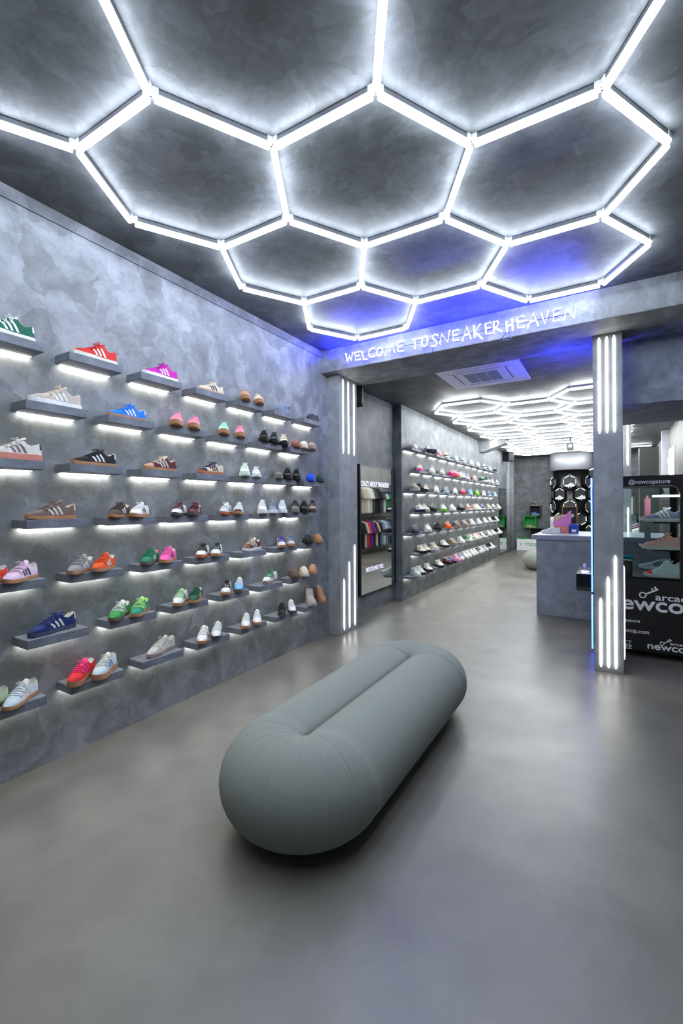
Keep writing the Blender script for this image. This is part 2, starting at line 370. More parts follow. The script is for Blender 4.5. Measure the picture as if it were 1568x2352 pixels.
# ------------------------------------------------------------------ neon words on the beam
NEAR_SHOES = [
 (1, 1, 1.125, 'campus', -88, 'green', 'white', 'white', 'white', 'white', None, 'dark green suede sneaker with white stripes'),
 (1, 2, 1.622, 'campus', -88, 'red', 'white', 'offwhite', 'red', 'red', None, 'bright red suede sneaker with white stripes'),
 (1, 3, 2.108, 'campus', -88, 'magenta', 'white', 'white', 'magenta', 'magenta', None, 'magenta sneaker with white stripes'),
 (1, 4, 2.587, 'samba', -88, 'cream', 'navy', 'tan', 'navy', 'cream', None, 'cream sneaker with navy stripes'),
 (1, 5, 2.999, 'bold', -42, 'tan', 'tan', 'gum', 'tan', 'tan', None, 'tan round-toed sneaker'),
 (1, 5, 3.18, 'bold', -42, 'cream', 'tan', 'gum', 'cream', 'cream', None, 'cream sneaker with gum toe'),
 (1, 6, 3.552, 'foam', -72, 'bluegrey', 'black', 'bluegrey', 'black', None, None, 'mottled blue and black foam clog'),
 (1, 7, 4.07, 'foam', -72, 'charcoal', 'black', 'charcoal', 'black', None, None, 'dark grey foam clog'),
 (2, 1, 1.383, 'campus', -88, 'beige', 'white', 'white', 'beige', 'cream', None, 'beige suede sneaker with white stripes'),
 (2, 2, 1.84, 'gazelle', -88, 'blue', 'white', 'gum', 'white', 'blue', None, 'bright blue sneaker with white stripes and gum sole'),
 (2, 3, 2.259, 'bold', -45, 'pink', 'mint', 'gum', 'white', 'pink', None, 'pink round-toed platform sneaker with green trim'),
 (2, 3, 2.426, 'bold', -45, 'pink', 'purple', 'gum', 'pink', 'pink', None, 'pink round-toed platform sneaker with purple stripes'),
 (2, 4, 2.74, 'bold', -45, 'mint', 'lilac', 'gum', 'white', 'mint', None, 'mint and lilac platform sneaker'),
 (2, 4, 2.935, 'bold', -45, 'pink', 'peach', 'gum', 'peach', 'pink', None, 'pale pink platform sneaker'),
 (2, 5, 3.263, 'runner', -48, 'black', 'charcoal', 'black', 'black', 'black', None, 'black knit trainer'),
 (2, 5, 3.412, 'runner', -50, 'charcoal', 'black', 'black', 'black', 'black', None, 'charcoal knit trainer'),
 (2, 5, 3.549, 'runner', -55, 'cream', 'black', 'black', 'black', 'cream', None, 'cream trainer with black waves'),
 (2, 6, 3.761, 'slide', -62, 'brown', 'brown', 'brown', 'brown', None, None, 'chocolate brown foam slide'),
 (2, 6, 3.909, 'slide', -62, 'cream', 'cream', 'cream', 'cream', None, None, 'cream foam slide'),
 (2, 6, 4.049, 'slide', -62, 'taupe', 'taupe', 'taupe', 'taupe', None, None, 'taupe foam slide'),
 (3, 1, 1.161, 'bold', -88, 'offwhite', 'floral', 'gumpink', 'black', 'offwhite', None, 'white sneaker with floral stripes and black heel'),
 (3, 2, 1.615, 'gazelle', -88, 'black', 'white', 'gum', 'offwhite', 'black', None, 'black suede sneaker with patterned white stripes'),
 (3, 3, 2.103, 'gazelle', -86, 'maroon', 'offwhite', 'gum', 'tan', 'cream', 'tan', 'maroon and tan sneaker with cream stripes'),
 (3, 4, 2.591, 'samba', -82, 'cream', 'navy', 'gum2', 'white', 'navy', 'navy', 'cream sneaker with navy toe and stripes'),
 (3, 5, 2.993, 'runner', -45, 'mintwhite', 'mintwhite', 'mintwhite', 'white', 'mintwhite', None, 'pale mint sneaker'),
 (3, 5, 3.144, 'samba', -45, 'white', 'mint', 'white', 'white', 'white', None, 'white sneaker with mint side'),
 (3, 6, 3.47, 'runner', -52, 'olivegrey', 'olivegrey', 'olivegrey', 'olivegrey', 'olivegrey', None, 'olive grey knit trainer'),
 (3, 6, 3.603, 'runner', -52, 'black', 'redbright', 'black', 'black', 'black', None, 'black knit trainer with a red fleck'),
 (3, 6, 3.765, 'runner', -52, 'black', 'black', 'black', 'black', 'black', None, 'plain black knit trainer'),
 (3, 7, 4.02, 'slide', -50, 'blue2', 'blue2', 'blue2', 'blue2', None, None, 'bright blue foam slide'),
 (3, 7, 4.21, 'slide', -50, 'darkteal', 'darkteal', 'darkteal', 'darkteal', None, None, 'dark green foam slide'),
 (4, 1, 1.355, 'gazelle', -85, 'taupebrown', 'offwhite', 'gum', 'cream', 'taupebrown', None, 'taupe brown suede sneaker with white stripes'),
 (4, 2, 1.784, 'gazelle', -66, 'darkbrown', 'white', 'gum', 'darkbrown', 'darkbrown', None, 'dark brown sneaker with white stripes'),
 (4, 2, 1.93, 'samba', -60, 'white', 'black', 'gum', 'white', 'white', None, 'white sneaker with black stripes'),
 (4, 3, 2.274, 'samba', -62, 'white', 'black', 'greydark', 'white', 'maroon', None, 'white sneaker with maroon laces'),
 (4, 3, 2.413, 'samba', -62, 'maroon', 'offwhite', 'greydark', 'maroon', 'maroon', None, 'maroon sneaker with cream stripes'),
 (4, 4, 2.755, 'samba', -55, 'silver', 'bluegrey', 'gum2', 'silver', 'white', None, 'silver sneaker with gum toe'),
 (4, 4, 2.912, 'samba', -50, 'white', 'maroon', 'gum', 'maroon', 'white', 'maroon', 'white and maroon retro sneaker'),
 (4, 5, 3.226, 'runner', -45, 'white', 'white', 'white', 'white', 'white', None, 'white knit trainer'),
 (4, 5, 3.386, 'runner', -50, 'bluegrey', 'bluegrey', 'white', 'bluegrey', 'bluegrey', None, 'grey blue knit trainer'),
 (4, 5, 3.528, 'runner', -60, 'lightblue', 'bluegrey', 'white', 'lightblue', 'white', None, 'pale blue knit trainer'),
 (4, 6, 3.739, 'runner', -50, 'olivegrey', 'orange', 'olivegrey', 'orange', 'black', None, 'grey knit trainer with orange heel'),
 (4, 6, 3.894, 'runner', -52, 'black', 'black', 'black', 'black', 'black', None, 'black knit trainer'),
 (4, 6, 4.059, 'runner', -62, 'taupe', 'orange', 'greydark', 'taupe', 'black', None, 'taupe knit trainer with orange stripe'),
 (5, 1, 1.098, 'gazelle', -66, 'redorange', 'white', 'gum', 'white', 'redorange', None, 'orange red sneaker cut by the photo edge'),
 (5, 1, 1.192, 'gazelle', -66, 'lilacpink', 'navy', 'gum', 'navy', 'lilacpink', None, 'pale lilac sneaker with navy stripes'),
 (5, 2, 1.525, 'gazelle', -64, 'grey', 'white', 'gum', 'white', 'grey', None, 'grey suede sneaker with white stripes'),
 (5, 2, 1.671, 'gazelle', -66, 'orange2', 'white', 'gum', 'white', 'orange2', None, 'burnt orange suede sneaker with white stripes'),
 (5, 3, 2.015, 'gazelle', -62, 'green2', 'white', 'gumdark', 'pink', 'green2', None, 'green suede sneaker with pink heel'),
 (5, 3, 2.166, 'gazelle', -62, 'pinkhot', 'navy', 'gum', 'pinkhot', 'pinkhot', None, 'pink suede sneaker with navy stripes'),
 (5, 4, 2.507, 'samba', -55, 'white', 'black', 'gum2', 'black', 'black', None, 'white sneaker with black stripes and black laces'),
 (5, 4, 2.643, 'samba', -50, 'white', 'darkgreen', 'gum', 'white', 'darkgreen', 'white', 'white and black green sneaker'),
 (5, 5, 3.073, 'samba', -76, 'brown2', 'offwhite', 'white', 'brown2', 'cream', 'brown', 'brown sneaker with cream stripes'),
 (5, 6, 3.504, 'samba', -42, 'white', 'purpleblue', 'gum', 'blue', 'purpleblue', None, 'white sneaker with purple blue laces'),
 (5, 6, 3.654, 'samba', -42, 'greylight', 'bluegrey', 'gum', 'lightblue2', 'bluegrey', None, 'light grey sneaker with blue collar'),
 (5, 7, 3.963, 'slipper', -42, 'black', 'black', 'black', 'black', None, None, 'black suede slipper'),
 (5, 7, 4.149, 'slipper', -42, 'camel', 'redorange', 'camel', 'camel', None, None, 'camel slipper with orange collar'),
 (6, 1, 1.358, 'gazelle', -80, 'navyblue', 'offwhite', 'navygrey', 'offwhite', 'navyblue', None, 'navy blue suede sneaker with white stripes'),
 (6, 2, 1.796, 'gazelle', -58, 'green3', 'offwhite', 'gumdark', 'white', 'white', None, 'green suede sneaker with white laces'),
 (6, 2, 1.916, 'gazelle', -52, 'teal', 'limelight', 'gum', 'limelight', 'limelight', None, 'teal sneaker with lime laces'),
 (6, 3, 2.277, 'samba', -58, 'white', 'green2', 'gum', 'white', 'mintgreen', None, 'white sneaker with green stripes and pale green laces'),
 (6, 3, 2.425, 'samba', -54, 'darkgreen2', 'offwhite', 'gum', 'offwhite', 'darkgreen2', None, 'dark green sneaker with cream stripes'),
 (6, 4, 2.759, 'samba', -52, 'white', 'darkgreen', 'gum', 'black', 'black', None, 'white sneaker with black collar'),
 (6, 4, 2.912, 'samba', -48, 'skyblue', 'white', 'gumdark', 'white', 'white', 'skyblue', 'sky blue and white sneaker'),
 (6, 5, 3.327, 'samba', -72, 'white', 'green2', 'taupe', 'green2', 'green2', None, 'white sneaker with green fold tongue'),
 (6, 6, 3.717, 'slipper', -42, 'leopard', 'darkbrown', 'darkbrown', 'darkbrown', None, None, 'dark leopard print slipper'),
 (6, 6, 3.887, 'slipper', -45, 'sand', 'sand', 'sand', 'offwhite', None, None, 'sand coloured slipper'),
 (6, 6, 4.06, 'slipper', -65, 'camel', 'camel', 'camel', 'camel', None, None, 'camel slipper'),
 (7, 1, 1.094, 'gazelle', -60, 'sage', 'pinkbright', 'gumdark', 'lime', 'sage', None, 'pale green sneaker with hot pink stripes'),
 (7, 1, 1.19, 'gazelle', -60, 'paleblue', 'offwhite', 'gum', 'paleblue', 'white', None, 'pale blue sneaker with tan gum sole'),
 (7, 2, 1.537, 'bold', -58, 'redbright', 'pinkbright', 'gum', 'pinkbright', 'pinkbright', None, 'red sneaker with pink stripes and laces'),
 (7, 2, 1.666, 'bold', -52, 'greyblue', 'azure', 'gum', 'azure', 'offwhite', None, 'pale grey sneaker with bright blue stripes'),
 (7, 3, 2.1, 'gazelle', -74, 'greylight', 'white', 'taupe', 'greylight', 'greylight', None, 'light grey suede sneaker'),
 (7, 4, 2.511, 'samba', -52, 'white', 'green2', 'gum', 'white', 'white', None, 'white sneaker with green stripes and gum sole'),
 (7, 4, 2.637, 'samba', -48, 'white', 'green2', 'greydark', 'white', 'white', None, 'white sneaker with green stripes and dark sole'),
 (7, 5, 2.998, 'samba', -50, 'white', 'lilac', 'gum', 'white', 'white', None, 'white sneaker with lilac stripes'),
 (7, 5, 3.143, 'samba', -46, 'white', 'redbright', 'gum', 'white', 'white', None, 'white sneaker with red stripes'),
 (7, 6, 3.511, 'samba', -48, 'black', 'white', 'greydark', 'black', 'black', None, 'black leather sneaker'),
 (7, 6, 3.669, 'samba', -44, 'white', 'black', 'greydark', 'white', 'white', None, 'white sneaker with black stripes'),
 (7, 7, 4.014, 'boot', -38, 'greymid', 'greymid', 'greymid', 'greymid', None, None, 'short grey suede boot'),
 (7, 7, 4.204, 'boot', -38, 'camel', 'camel', 'camel', 'sand', None, None, 'short camel suede boot'),
]
FAR_SHOES = [
 (1, 6.962, 'trainer', -78, 'white', 'silver', 'white', 'white'),
 (1, 7.508, 'trainer', -78, 'silver', 'navy', 'navy', 'silver and navy'),
 (1, 7.799, 'trainer', -78, 'navy', 'silver', 'navy', 'navy'),
 (1, 8.245, 'trainer', -78, 'pink', 'pinkhot', 'pink', 'pink'),
 (1, 8.702, 'high', -78, 'cream', 'darkbrown', 'white', 'cream and brown'),
 (1, 9.336, 'high', -78, 'aqua', 'aqua', 'white', 'aqua'),
 (1, 9.898, 'high', -78, 'white', 'brown', 'white', 'white and brown'),
 (1, 10.536, 'high', -78, 'white', 'blue', 'white', 'white and blue'),
 (1, 11.151, 'high', -78, 'white', 'offwhite', 'white', 'plain white'),
 (1, 11.788, 'high', -78, 'white', 'green', 'white', 'white and green'),
 (1, 12.436, 'high', -78, 'lightblue2', 'white', 'white', 'pale blue'),
 (1, 13.014, 'high', -78, 'darkteal', 'black', 'black', 'dark green'),
 (2, 7.221, 'trainer', -78, 'offwhite', 'pink', 'pinkhot', 'cream and pink'),
 (2, 7.836, 'trainer', -78, 'white', 'navy', 'white', 'white and navy'),
 (2, 8.411, 'trainer', -78, 'beige', 'redorange', 'beige', 'beige with orange collar'),
 (2, 8.939, 'trainer', -78, 'pinkbright', 'magenta', 'pinkbright', 'hot pink'),
 (2, 9.163, 'trainer', -78, 'tan', 'peach', 'tan', 'tan'),
 (2, 9.554, 'high', -78, 'white', 'blue2', 'white', 'white and blue'),
 (2, 9.839, 'high', -78, 'blue2', 'white', 'white', 'royal blue'),
 (2, 10.208, 'high', -78, 'pinkbright', 'orange', 'white', 'pink and orange'),
 (2, 10.829, 'high', -78, 'beige', 'pink', 'beige', 'pale beige pink'),
 (2, 11.457, 'high', -78, 'green2', 'black', 'white', 'green and black'),
 (2, 11.779, 'high', -78, 'black', 'white', 'white', 'black and white'),
 (2, 12.171, 'high', -78, 'white', 'white', 'white', 'plain white'),
 (2, 12.728, 'high', -78, 'white', 'lilac', 'white', 'white and lilac'),
 (2, 13.419, 'high', -78, 'white', 'azure', 'white', 'white and bright blue'),
 (3, 6.878, 'trainer', -78, 'beige', 'greydark', 'white', 'beige and grey'),
 (3, 7.144, 'trainer', -78, 'black', 'white', 'black', 'black and white'),
 (3, 7.515, 'trainer', -78, 'cream', 'black', 'black', 'cream and black'),
 (3, 8.066, 'trainer', -78, 'white', 'greylight', 'white', 'white chunky'),
 (3, 8.65, 'trainer', -78, 'bluegrey', 'black', 'lightblue', 'grey blue and black'),
 (3, 9.244, 'trainer', -78, 'white', 'white', 'white', 'plain white'),
 (3, 9.848, 'high', -78, 'pinkbright', 'redbright', 'redbright', 'red pink'),
 (3, 10.448, 'high', -78, 'azure', 'skyblue', 'white', 'bright blue'),
 (3, 11.054, 'high', -78, 'lime2', 'green2', 'lime2', 'lime green'),
 (3, 11.724, 'high', -78, 'peach', 'white', 'white', 'peach'),
 (3, 12.351, 'high', -78, 'blue', 'white', 'white', 'blue and white'),
 (3, 13.006, 'high', -78, 'lightblue2', 'azure', 'white', 'light blue'),
 (4, 7.124, 'trainer', -62, 'white', 'navy', 'navy', 'white and navy'),
 (4, 7.366, 'trainer', -62, 'offwhite', 'greylight', 'beige', 'cream'),
 (4, 7.81, 'trainer', -62, 'darkgreen', 'black', 'darkgreen', 'dark green'),
 (4, 8.374, 'trainer', -62, 'white', 'lime2', 'lime2', 'white and lime'),
 (4, 8.95, 'trainer', -62, 'white', 'white', 'white', 'plain white'),
 (4, 9.581, 'trainer', -62, 'charcoal', 'black', 'black', 'dark charcoal'),
 (4, 10.156, 'high', -62, 'beige', 'redbright', 'white', 'beige with red collar'),
 (4, 10.658, 'high', -62, 'beige', 'white', 'white', 'beige and white'),
 (4, 10.983, 'high', -62, 'cream', 'beige', 'white', 'cream and beige'),
 (4, 11.471, 'high', -62, 'purpleblue', 'redbright', 'white', 'purple and red'),
 (4, 12.172, 'high', -62, 'beige', 'greylight', 'white', 'beige and grey'),
 (4, 12.757, 'high', -62, 'white', 'green', 'white', 'white and green'),
 (4, 13.399, 'high', -62, 'sage', 'white', 'white', 'sage green'),
 (5, 6.92, 'trainer', -62, 'navygrey', 'charcoal', 'navygrey', 'slate navy'),
 (5, 7.516, 'trainer', -62, 'white', 'grey', 'white', 'white and grey'),
 (5, 8.053, 'trainer', -62, 'black', 'white', 'black', 'black with white panels'),
 (5, 8.658, 'trainer', -62, 'orange2', 'orange', 'orange', 'orange'),
 (5, 9.269, 'trainer', -62, 'taupebrown', 'purpleblue', 'taupe', 'taupe with purple collar'),
 (5, 9.847, 'trainer', -62, 'taupe', 'taupe', 'taupe', 'plain taupe'),
 (5, 10.465, 'high', -62, 'white', 'darkgreen', 'white', 'white and dark green'),
 (5, 11.074, 'high', -62, 'white', 'white', 'white', 'plain white'),
 (5, 11.706, 'high', -62, 'white', 'maroon', 'white', 'white and maroon'),
 (5, 12.257, 'high', -62, 'greylight', 'white', 'white', 'light grey'),
 (5, 12.747, 'high', -62, 'black', 'black', 'white', 'black'),
 (5, 13.302, 'high', -62, 'white', 'greylight', 'white', 'white and grey'),
 (6, 7.167, 'trainer', -50, 'offwhite', 'beige', 'black', 'cream'),
 (6, 7.415, 'trainer', -50, 'cream', 'offwhite', 'black', 'off-white'),
 (6, 7.797, 'trainer', -50, 'beige', 'taupe', 'white', 'beige'),
 (6, 8.394, 'trainer', -50, 'white', 'beige', 'black', 'white and beige'),
 (6, 8.954, 'trainer', -50, 'taupe', 'greydark', 'taupe', 'taupe'),
 (6, 9.524, 'high', -50, 'white', 'darkgreen', 'white', 'white and dark green'),
 (6, 10.108, 'high', -50, 'green3', 'white', 'white', 'green and white'),
 (6, 10.367, 'high', -50, 'white', 'green3', 'white', 'white and green'),
 (6, 10.657, 'high', -50, 'white', 'teal', 'white', 'white and teal'),
 (6, 11.028, 'high', -50, 'peach', 'white', 'white', 'pale peach'),
 (6, 11.352, 'high', -50, 'white', 'navy', 'white', 'white and navy'),
 (6, 11.678, 'high', -50, 'navy', 'white', 'white', 'navy and white'),
 (6, 12.056, 'high', -50, 'white', 'greylight', 'white', 'white and grey'),
 (6, 12.537, 'high', -50, 'white', 'white', 'white', 'plain white'),
 (6, 12.894, 'high', -50, 'black', 'white', 'white', 'black and white'),
 (6, 13.356, 'high', -50, 'white', 'offwhite', 'white', 'white and cream'),
 (7, 6.899, 'trainer', -50, 'mintwhite', 'white', 'white', 'pale mint'),
 (7, 7.121, 'trainer', -50, 'white', 'lightblue', 'black', 'white and blue'),
 (7, 7.491, 'trainer', -50, 'white', 'greylight', 'black', 'white and grey'),
 (7, 8.088, 'trainer', -50, 'offwhite', 'black', 'black', 'cream and black'),
 (7, 8.554, 'trainer', -50, 'maroon', 'black', 'black', 'maroon and black'),
 (7, 8.849, 'trainer', -50, 'purpleblue', 'black', 'black', 'purple and black'),
 (7, 9.157, 'high', -50, 'pink', 'peach', 'pink', 'pink'),
 (7, 9.452, 'high', -50, 'azure', 'white', 'white', 'bright blue and white'),
 (7, 9.723, 'high', -50, 'offwhite', 'white', 'white', 'off-white'),
 (7, 10.064, 'high', -50, 'white', 'white', 'white', 'plain white'),
 (7, 10.307, 'high', -50, 'white', 'mint', 'white', 'white and mint'),
 (7, 10.634, 'high', -50, 'white', 'lightblue', 'white', 'white and pale blue'),
 (7, 10.978, 'high', -50, 'darkgreen', 'white', 'white', 'green and white'),
 (7, 11.343, 'high', -50, 'white', 'darkgreen', 'white', 'white and dark green'),
 (7, 11.601, 'high', -50, 'lightblue', 'white', 'white', 'light blue'),
 (7, 12.003, 'high', -50, 'black', 'white', 'white', 'black and white'),
 (7, 12.379, 'high', -50, 'white', 'blue', 'white', 'white and blue'),
]
NEON_LETTERS = [
 ('W', [[(-2.576, 3.294), (-2.554, 3.197), (-2.523, 3.258), (-2.507, 3.198), (-2.481, 3.29)]]),
 ('E', [[(-2.384, 3.282), (-2.458, 3.282), (-2.444, 3.192), (-2.378, 3.196)], [(-2.451, 3.237), (-2.391, 3.24)]]),
 ('L', [[(-2.362, 3.274), (-2.344, 3.186), (-2.297, 3.181)]]),
 ('C', [[(-2.211, 3.283), (-2.243, 3.286), (-2.275, 3.266), (-2.281, 3.234), (-2.266, 3.203), (-2.235, 3.194), (-2.202, 3.2)]]),
 ('O', [[(-2.126, 3.272), (-2.115, 3.259), (-2.111, 3.241), (-2.113, 3.221), (-2.122, 3.205), (-2.135, 3.193), (-2.151, 3.19), (-2.165, 3.196), (-2.176, 3.209), (-2.181, 3.227), (-2.179, 3.247), (-2.17, 3.264), (-2.156, 3.275), (-2.141, 3.278), (-2.126, 3.272)]]),
 ('M', [[(-2.082, 3.184), (-2.064, 3.28), (-2.031, 3.213), (-1.991, 3.285), (-1.968, 3.19)]]),
 ('E', [[(-1.871, 3.294), (-1.937, 3.29), (-1.925, 3.197), (-1.866, 3.191)], [(-1.931, 3.243), (-1.875, 3.244)]]),
 ('T', [[(-1.769, 3.29), (-1.657, 3.284)], [(-1.739, 3.29), (-1.732, 3.183)]]),
 ('O', [[(-1.609, 3.291), (-1.6, 3.276), (-1.596, 3.255), (-1.599, 3.232), (-1.608, 3.212), (-1.62, 3.198), (-1.634, 3.194), (-1.647, 3.2), (-1.657, 3.215), (-1.66, 3.236), (-1.657, 3.259), (-1.649, 3.28), (-1.636, 3.293), (-1.622, 3.297), (-1.609, 3.291)]]),
 ('S', [[(-1.49, 3.281), (-1.523, 3.295), (-1.546, 3.28), (-1.539, 3.251), (-1.512, 3.228), (-1.498, 3.198), (-1.518, 3.171), (-1.56, 3.183)]]),
 ('N', [[(-1.468, 3.187), (-1.449, 3.284), (-1.387, 3.189), (-1.365, 3.305)]]),
 ('E', [[(-1.279, 3.291), (-1.336, 3.287), (-1.331, 3.192), (-1.27, 3.189)], [(-1.333, 3.242), (-1.284, 3.244)]]),
 ('A', [[(-1.241, 3.17), (-1.196, 3.303), (-1.155, 3.174)], [(-1.221, 3.222), (-1.169, 3.226)]]),
 ('K', [[(-1.127, 3.302), (-1.119, 3.176)], [(-1.063, 3.301), (-1.119, 3.239), (-1.047, 3.152)]]),
 ('E', [[(-0.969, 3.295), (-1.017, 3.291), (-1.011, 3.193), (-0.963, 3.19)], [(-1.014, 3.245), (-0.971, 3.246)]]),
 ('R', [[(-0.94, 3.19), (-0.94, 3.296), (-0.907, 3.293), (-0.894, 3.268), (-0.908, 3.242), (-0.935, 3.238), (-0.864, 3.183)]]),
 ('H', [[(-0.827, 3.275), (-0.82, 3.17)], [(-0.772, 3.282), (-0.769, 3.171)], [(-0.823, 3.227), (-0.769, 3.229)]]),
 ('E', [[(-0.674, 3.29), (-0.733, 3.287), (-0.722, 3.189), (-0.669, 3.187)], [(-0.728, 3.24), (-0.633, 3.24)]]),
 ('A', [[(-0.641, 3.172), (-0.591, 3.295), (-0.55, 3.168)], [(-0.624, 3.222), (-0.572, 3.226)]]),
 ('V', [[(-0.524, 3.28), (-0.496, 3.177), (-0.467, 3.287)]]),
 ('E', [[(-0.376, 3.289), (-0.424, 3.288), (-0.427, 3.186), (-0.372, 3.186)], [(-0.424, 3.238), (-0.383, 3.239)]]),
 ('N', [[(-0.34, 3.179), (-0.324, 3.269), (-0.262, 3.177), (-0.244, 3.296)]]),
]
NEON_CABLES = [
 [(-1.651, 3.219), (-1.654, 3.164), (-1.633, 3.127), (-1.566, 3.119), (-1.547, 3.144), (-1.556, 3.173)],
 [(-0.823, 3.191), (-0.871, 3.134), (-0.86, 3.112), (-0.796, 3.099), (-0.785, 3.116), (-0.812, 3.188)],
]
NEON_WIRES = [
 [(-2.488, 3.251), (-2.088, 3.256), (-1.739, 3.251), (-1.453, 3.243), (-1.133, 3.239), (-0.803, 3.245), (-0.5, 3.234), (-0.286, 3.232)],
]

sign = thing('neon_sign', 'hand-lettered blue-white neon sign reading WELCOME TO SNEAKERHEAVEN on the beam', 'neon sign', (0, 4.38, 3.2))
sign_off = Vector((0, -4.38, -3.2))
for ch, strokes in NEON_LETTERS:
    m = MB()
    for st in strokes: m.tube([Vector((x, 4.352, z)) + sign_off for x, z in st], .0085, 8)
    for st in strokes[:1]:
        x, z = st[0]; m.tube([Vector((x, 4.352, z)) + sign_off, Vector((x, 4.381, z)) + sign_off], .004, 6)
    m.build('letter', M_NEON, sign, True)
M_CLEARWIRE = mat('wire_blue_grey', (120, 124, 190), .4)
for st in NEON_CABLES:
    MB().tube([Vector((x, 4.374, z)) + sign_off for x, z in st], .004, 6).build('cable', M_CLEARWIRE, sign, True)
for st in NEON_WIRES:
    MB().tube([Vector((x, 4.377, z)) + sign_off for x, z in st], .0016, 5).build('wire', M_BLKM, sign, True)

# ------------------------------------------------------------------ shoes
def interp(tab, s):
    if s <= tab[0][0]: return tab[0][1]
    for (a, va), (b, vb) in zip(tab, tab[1:]):
        if s <= b:
            t = (s - a) / (b - a); t = t * t * (3 - 2 * t) * .5 + t * .5
            return va + (vb - va) * t
    return tab[-1][1]
KIND = {
 'gazelle': dict(L=.285, w=(.033, .029, .046, .038), sole=.022, sk=.002, top=[(0, .080), (.04, .094), (.10, .084), (.20, .068), (.29, .075), (.35, .100), (.45, .093), (.56, .077), (.66, .062), (.76, .053), (.87, .047), (.95, .038), (1, .026)], op=(.05, .35), stripes=1, lace=6),
 'samba': dict(L=.285, w=(.033, .029, .045, .037), sole=.024, sk=.003, top=[(0, .078), (.04, .090), (.10, .082), (.20, .068), (.29, .074), (.35, .098), (.45, .090), (.56, .075), (.66, .062), (.76, .054), (.87, .049), (.95, .041), (1, .028)], op=(.05, .35), stripes=1, lace=6),
 'campus': dict(L=.29, w=(.037, .034, .051, .046), sole=.032, sk=.004, top=[(0, .088), (.04, .104), (.10, .094), (.20, .082), (.28, .092), (.35, .120), (.45, .112), (.56, .092), (.66, .076), (.76, .066), (.87, .060), (.95, .050), (1, .036)], op=(.05, .34), stripes=1, lace=6),
 'bold': dict(L=.285, w=(.036, .032, .049, .044), sole=.036, sk=.003, top=[(0, .094), (.04, .106), (.10, .098), (.20, .084), (.29, .092), (.35, .116), (.45, .108), (.56, .090), (.66, .076), (.76, .068), (.87, .062), (.95, .054), (1, .040)], op=(.05, .35), stripes=1, lace=6),
 'runner': dict(L=.29, w=(.038, .032, .048, .040), sole=.036, sk=.005, top=[(0, .100), (.04, .118), (.10, .112), (.20, .100), (.28, .110), (.33, .128), (.43, .116), (.56, .092), (.66, .076), (.76, .066), (.87, .058), (.95, .050), (1, .036)], op=(.06, .32), stripes=0, lace=5),
 'foam': dict(L=.29, w=(.040, .036, .050, .046), sole=.026, sk=.003, top=[(0, .074), (.05, .102), (.09, .086), (.18, .066), (.28, .070), (.36, .092), (.48, .098), (.60, .092), (.72, .080), (.84, .066), (.94, .050), (1, .030)], op=(.08, .36), stripes=2, lace=0),
 'slide': dict(L=.29, w=(.040, .037, .050, .045), sole=.034, sk=.002, top=[(0, .040), (.38, .042), (.42, .080), (.50, .100), (.62, .096), (.75, .082), (.86, .066), (.94, .052), (1, .038)], op=(.02, .42), stripes=0, lace=0),
 'slipper': dict(L=.28, w=(.042, .042, .050, .047), sole=.024, sk=.003, top=[(0, .060), (.04, .074), (.12, .068), (.28, .066), (.42, .080), (.50, .104), (.60, .100), (.72, .088), (.84, .074), (.94, .056), (1, .034)], op=(.05, .50), stripes=0, lace=0),
 'boot': dict(L=.27, w=(.044, .044, .050, .047), sole=.028, sk=.003, top=[(0, .165), (.04, .175), (.40, .175), (.46, .165), (.50, .120), (.60, .098), (.72, .086), (.84, .074), (.94, .058), (1, .036)], op=(.06, .42), stripes=0, lace=0),
 'trainer': dict(L=.31, w=(.042, .036, .053, .046), sole=.040, sk=.006, top=[(0, .104), (.04, .122), (.10, .112), (.20, .096), (.28, .106), (.34, .132), (.44, .122), (.56, .098), (.66, .082), (.76, .072), (.87, .066), (.95, .056), (1, .042)], op=(.05, .33), stripes=3, lace=5),
 'high': dict(L=.30, w=(.040, .035, .051, .047), sole=.034, sk=.004, top=[(0, .108), (.04, .124), (.10, .116), (.20, .106), (.28, .118), (.34, .140), (.44, .126), (.56, .100), (.66, .082), (.76, .072), (.87, .066), (.95, .056), (1, .042)], op=(.05, .33), stripes=3, lace=5),
 'basket': dict(L=.34, w=(.044, .040, .056, .050), sole=.038, sk=.005, top=[(0, .150), (.04, .185), (.10, .165), (.20, .140), (.28, .150), (.36, .200), (.46, .165), (.56, .125), (.66, .095), (.76, .078), (.87, .066), (.95, .054), (1, .040)], op=(.05, .34), stripes=0, lace=5),
}
_shoe = {}
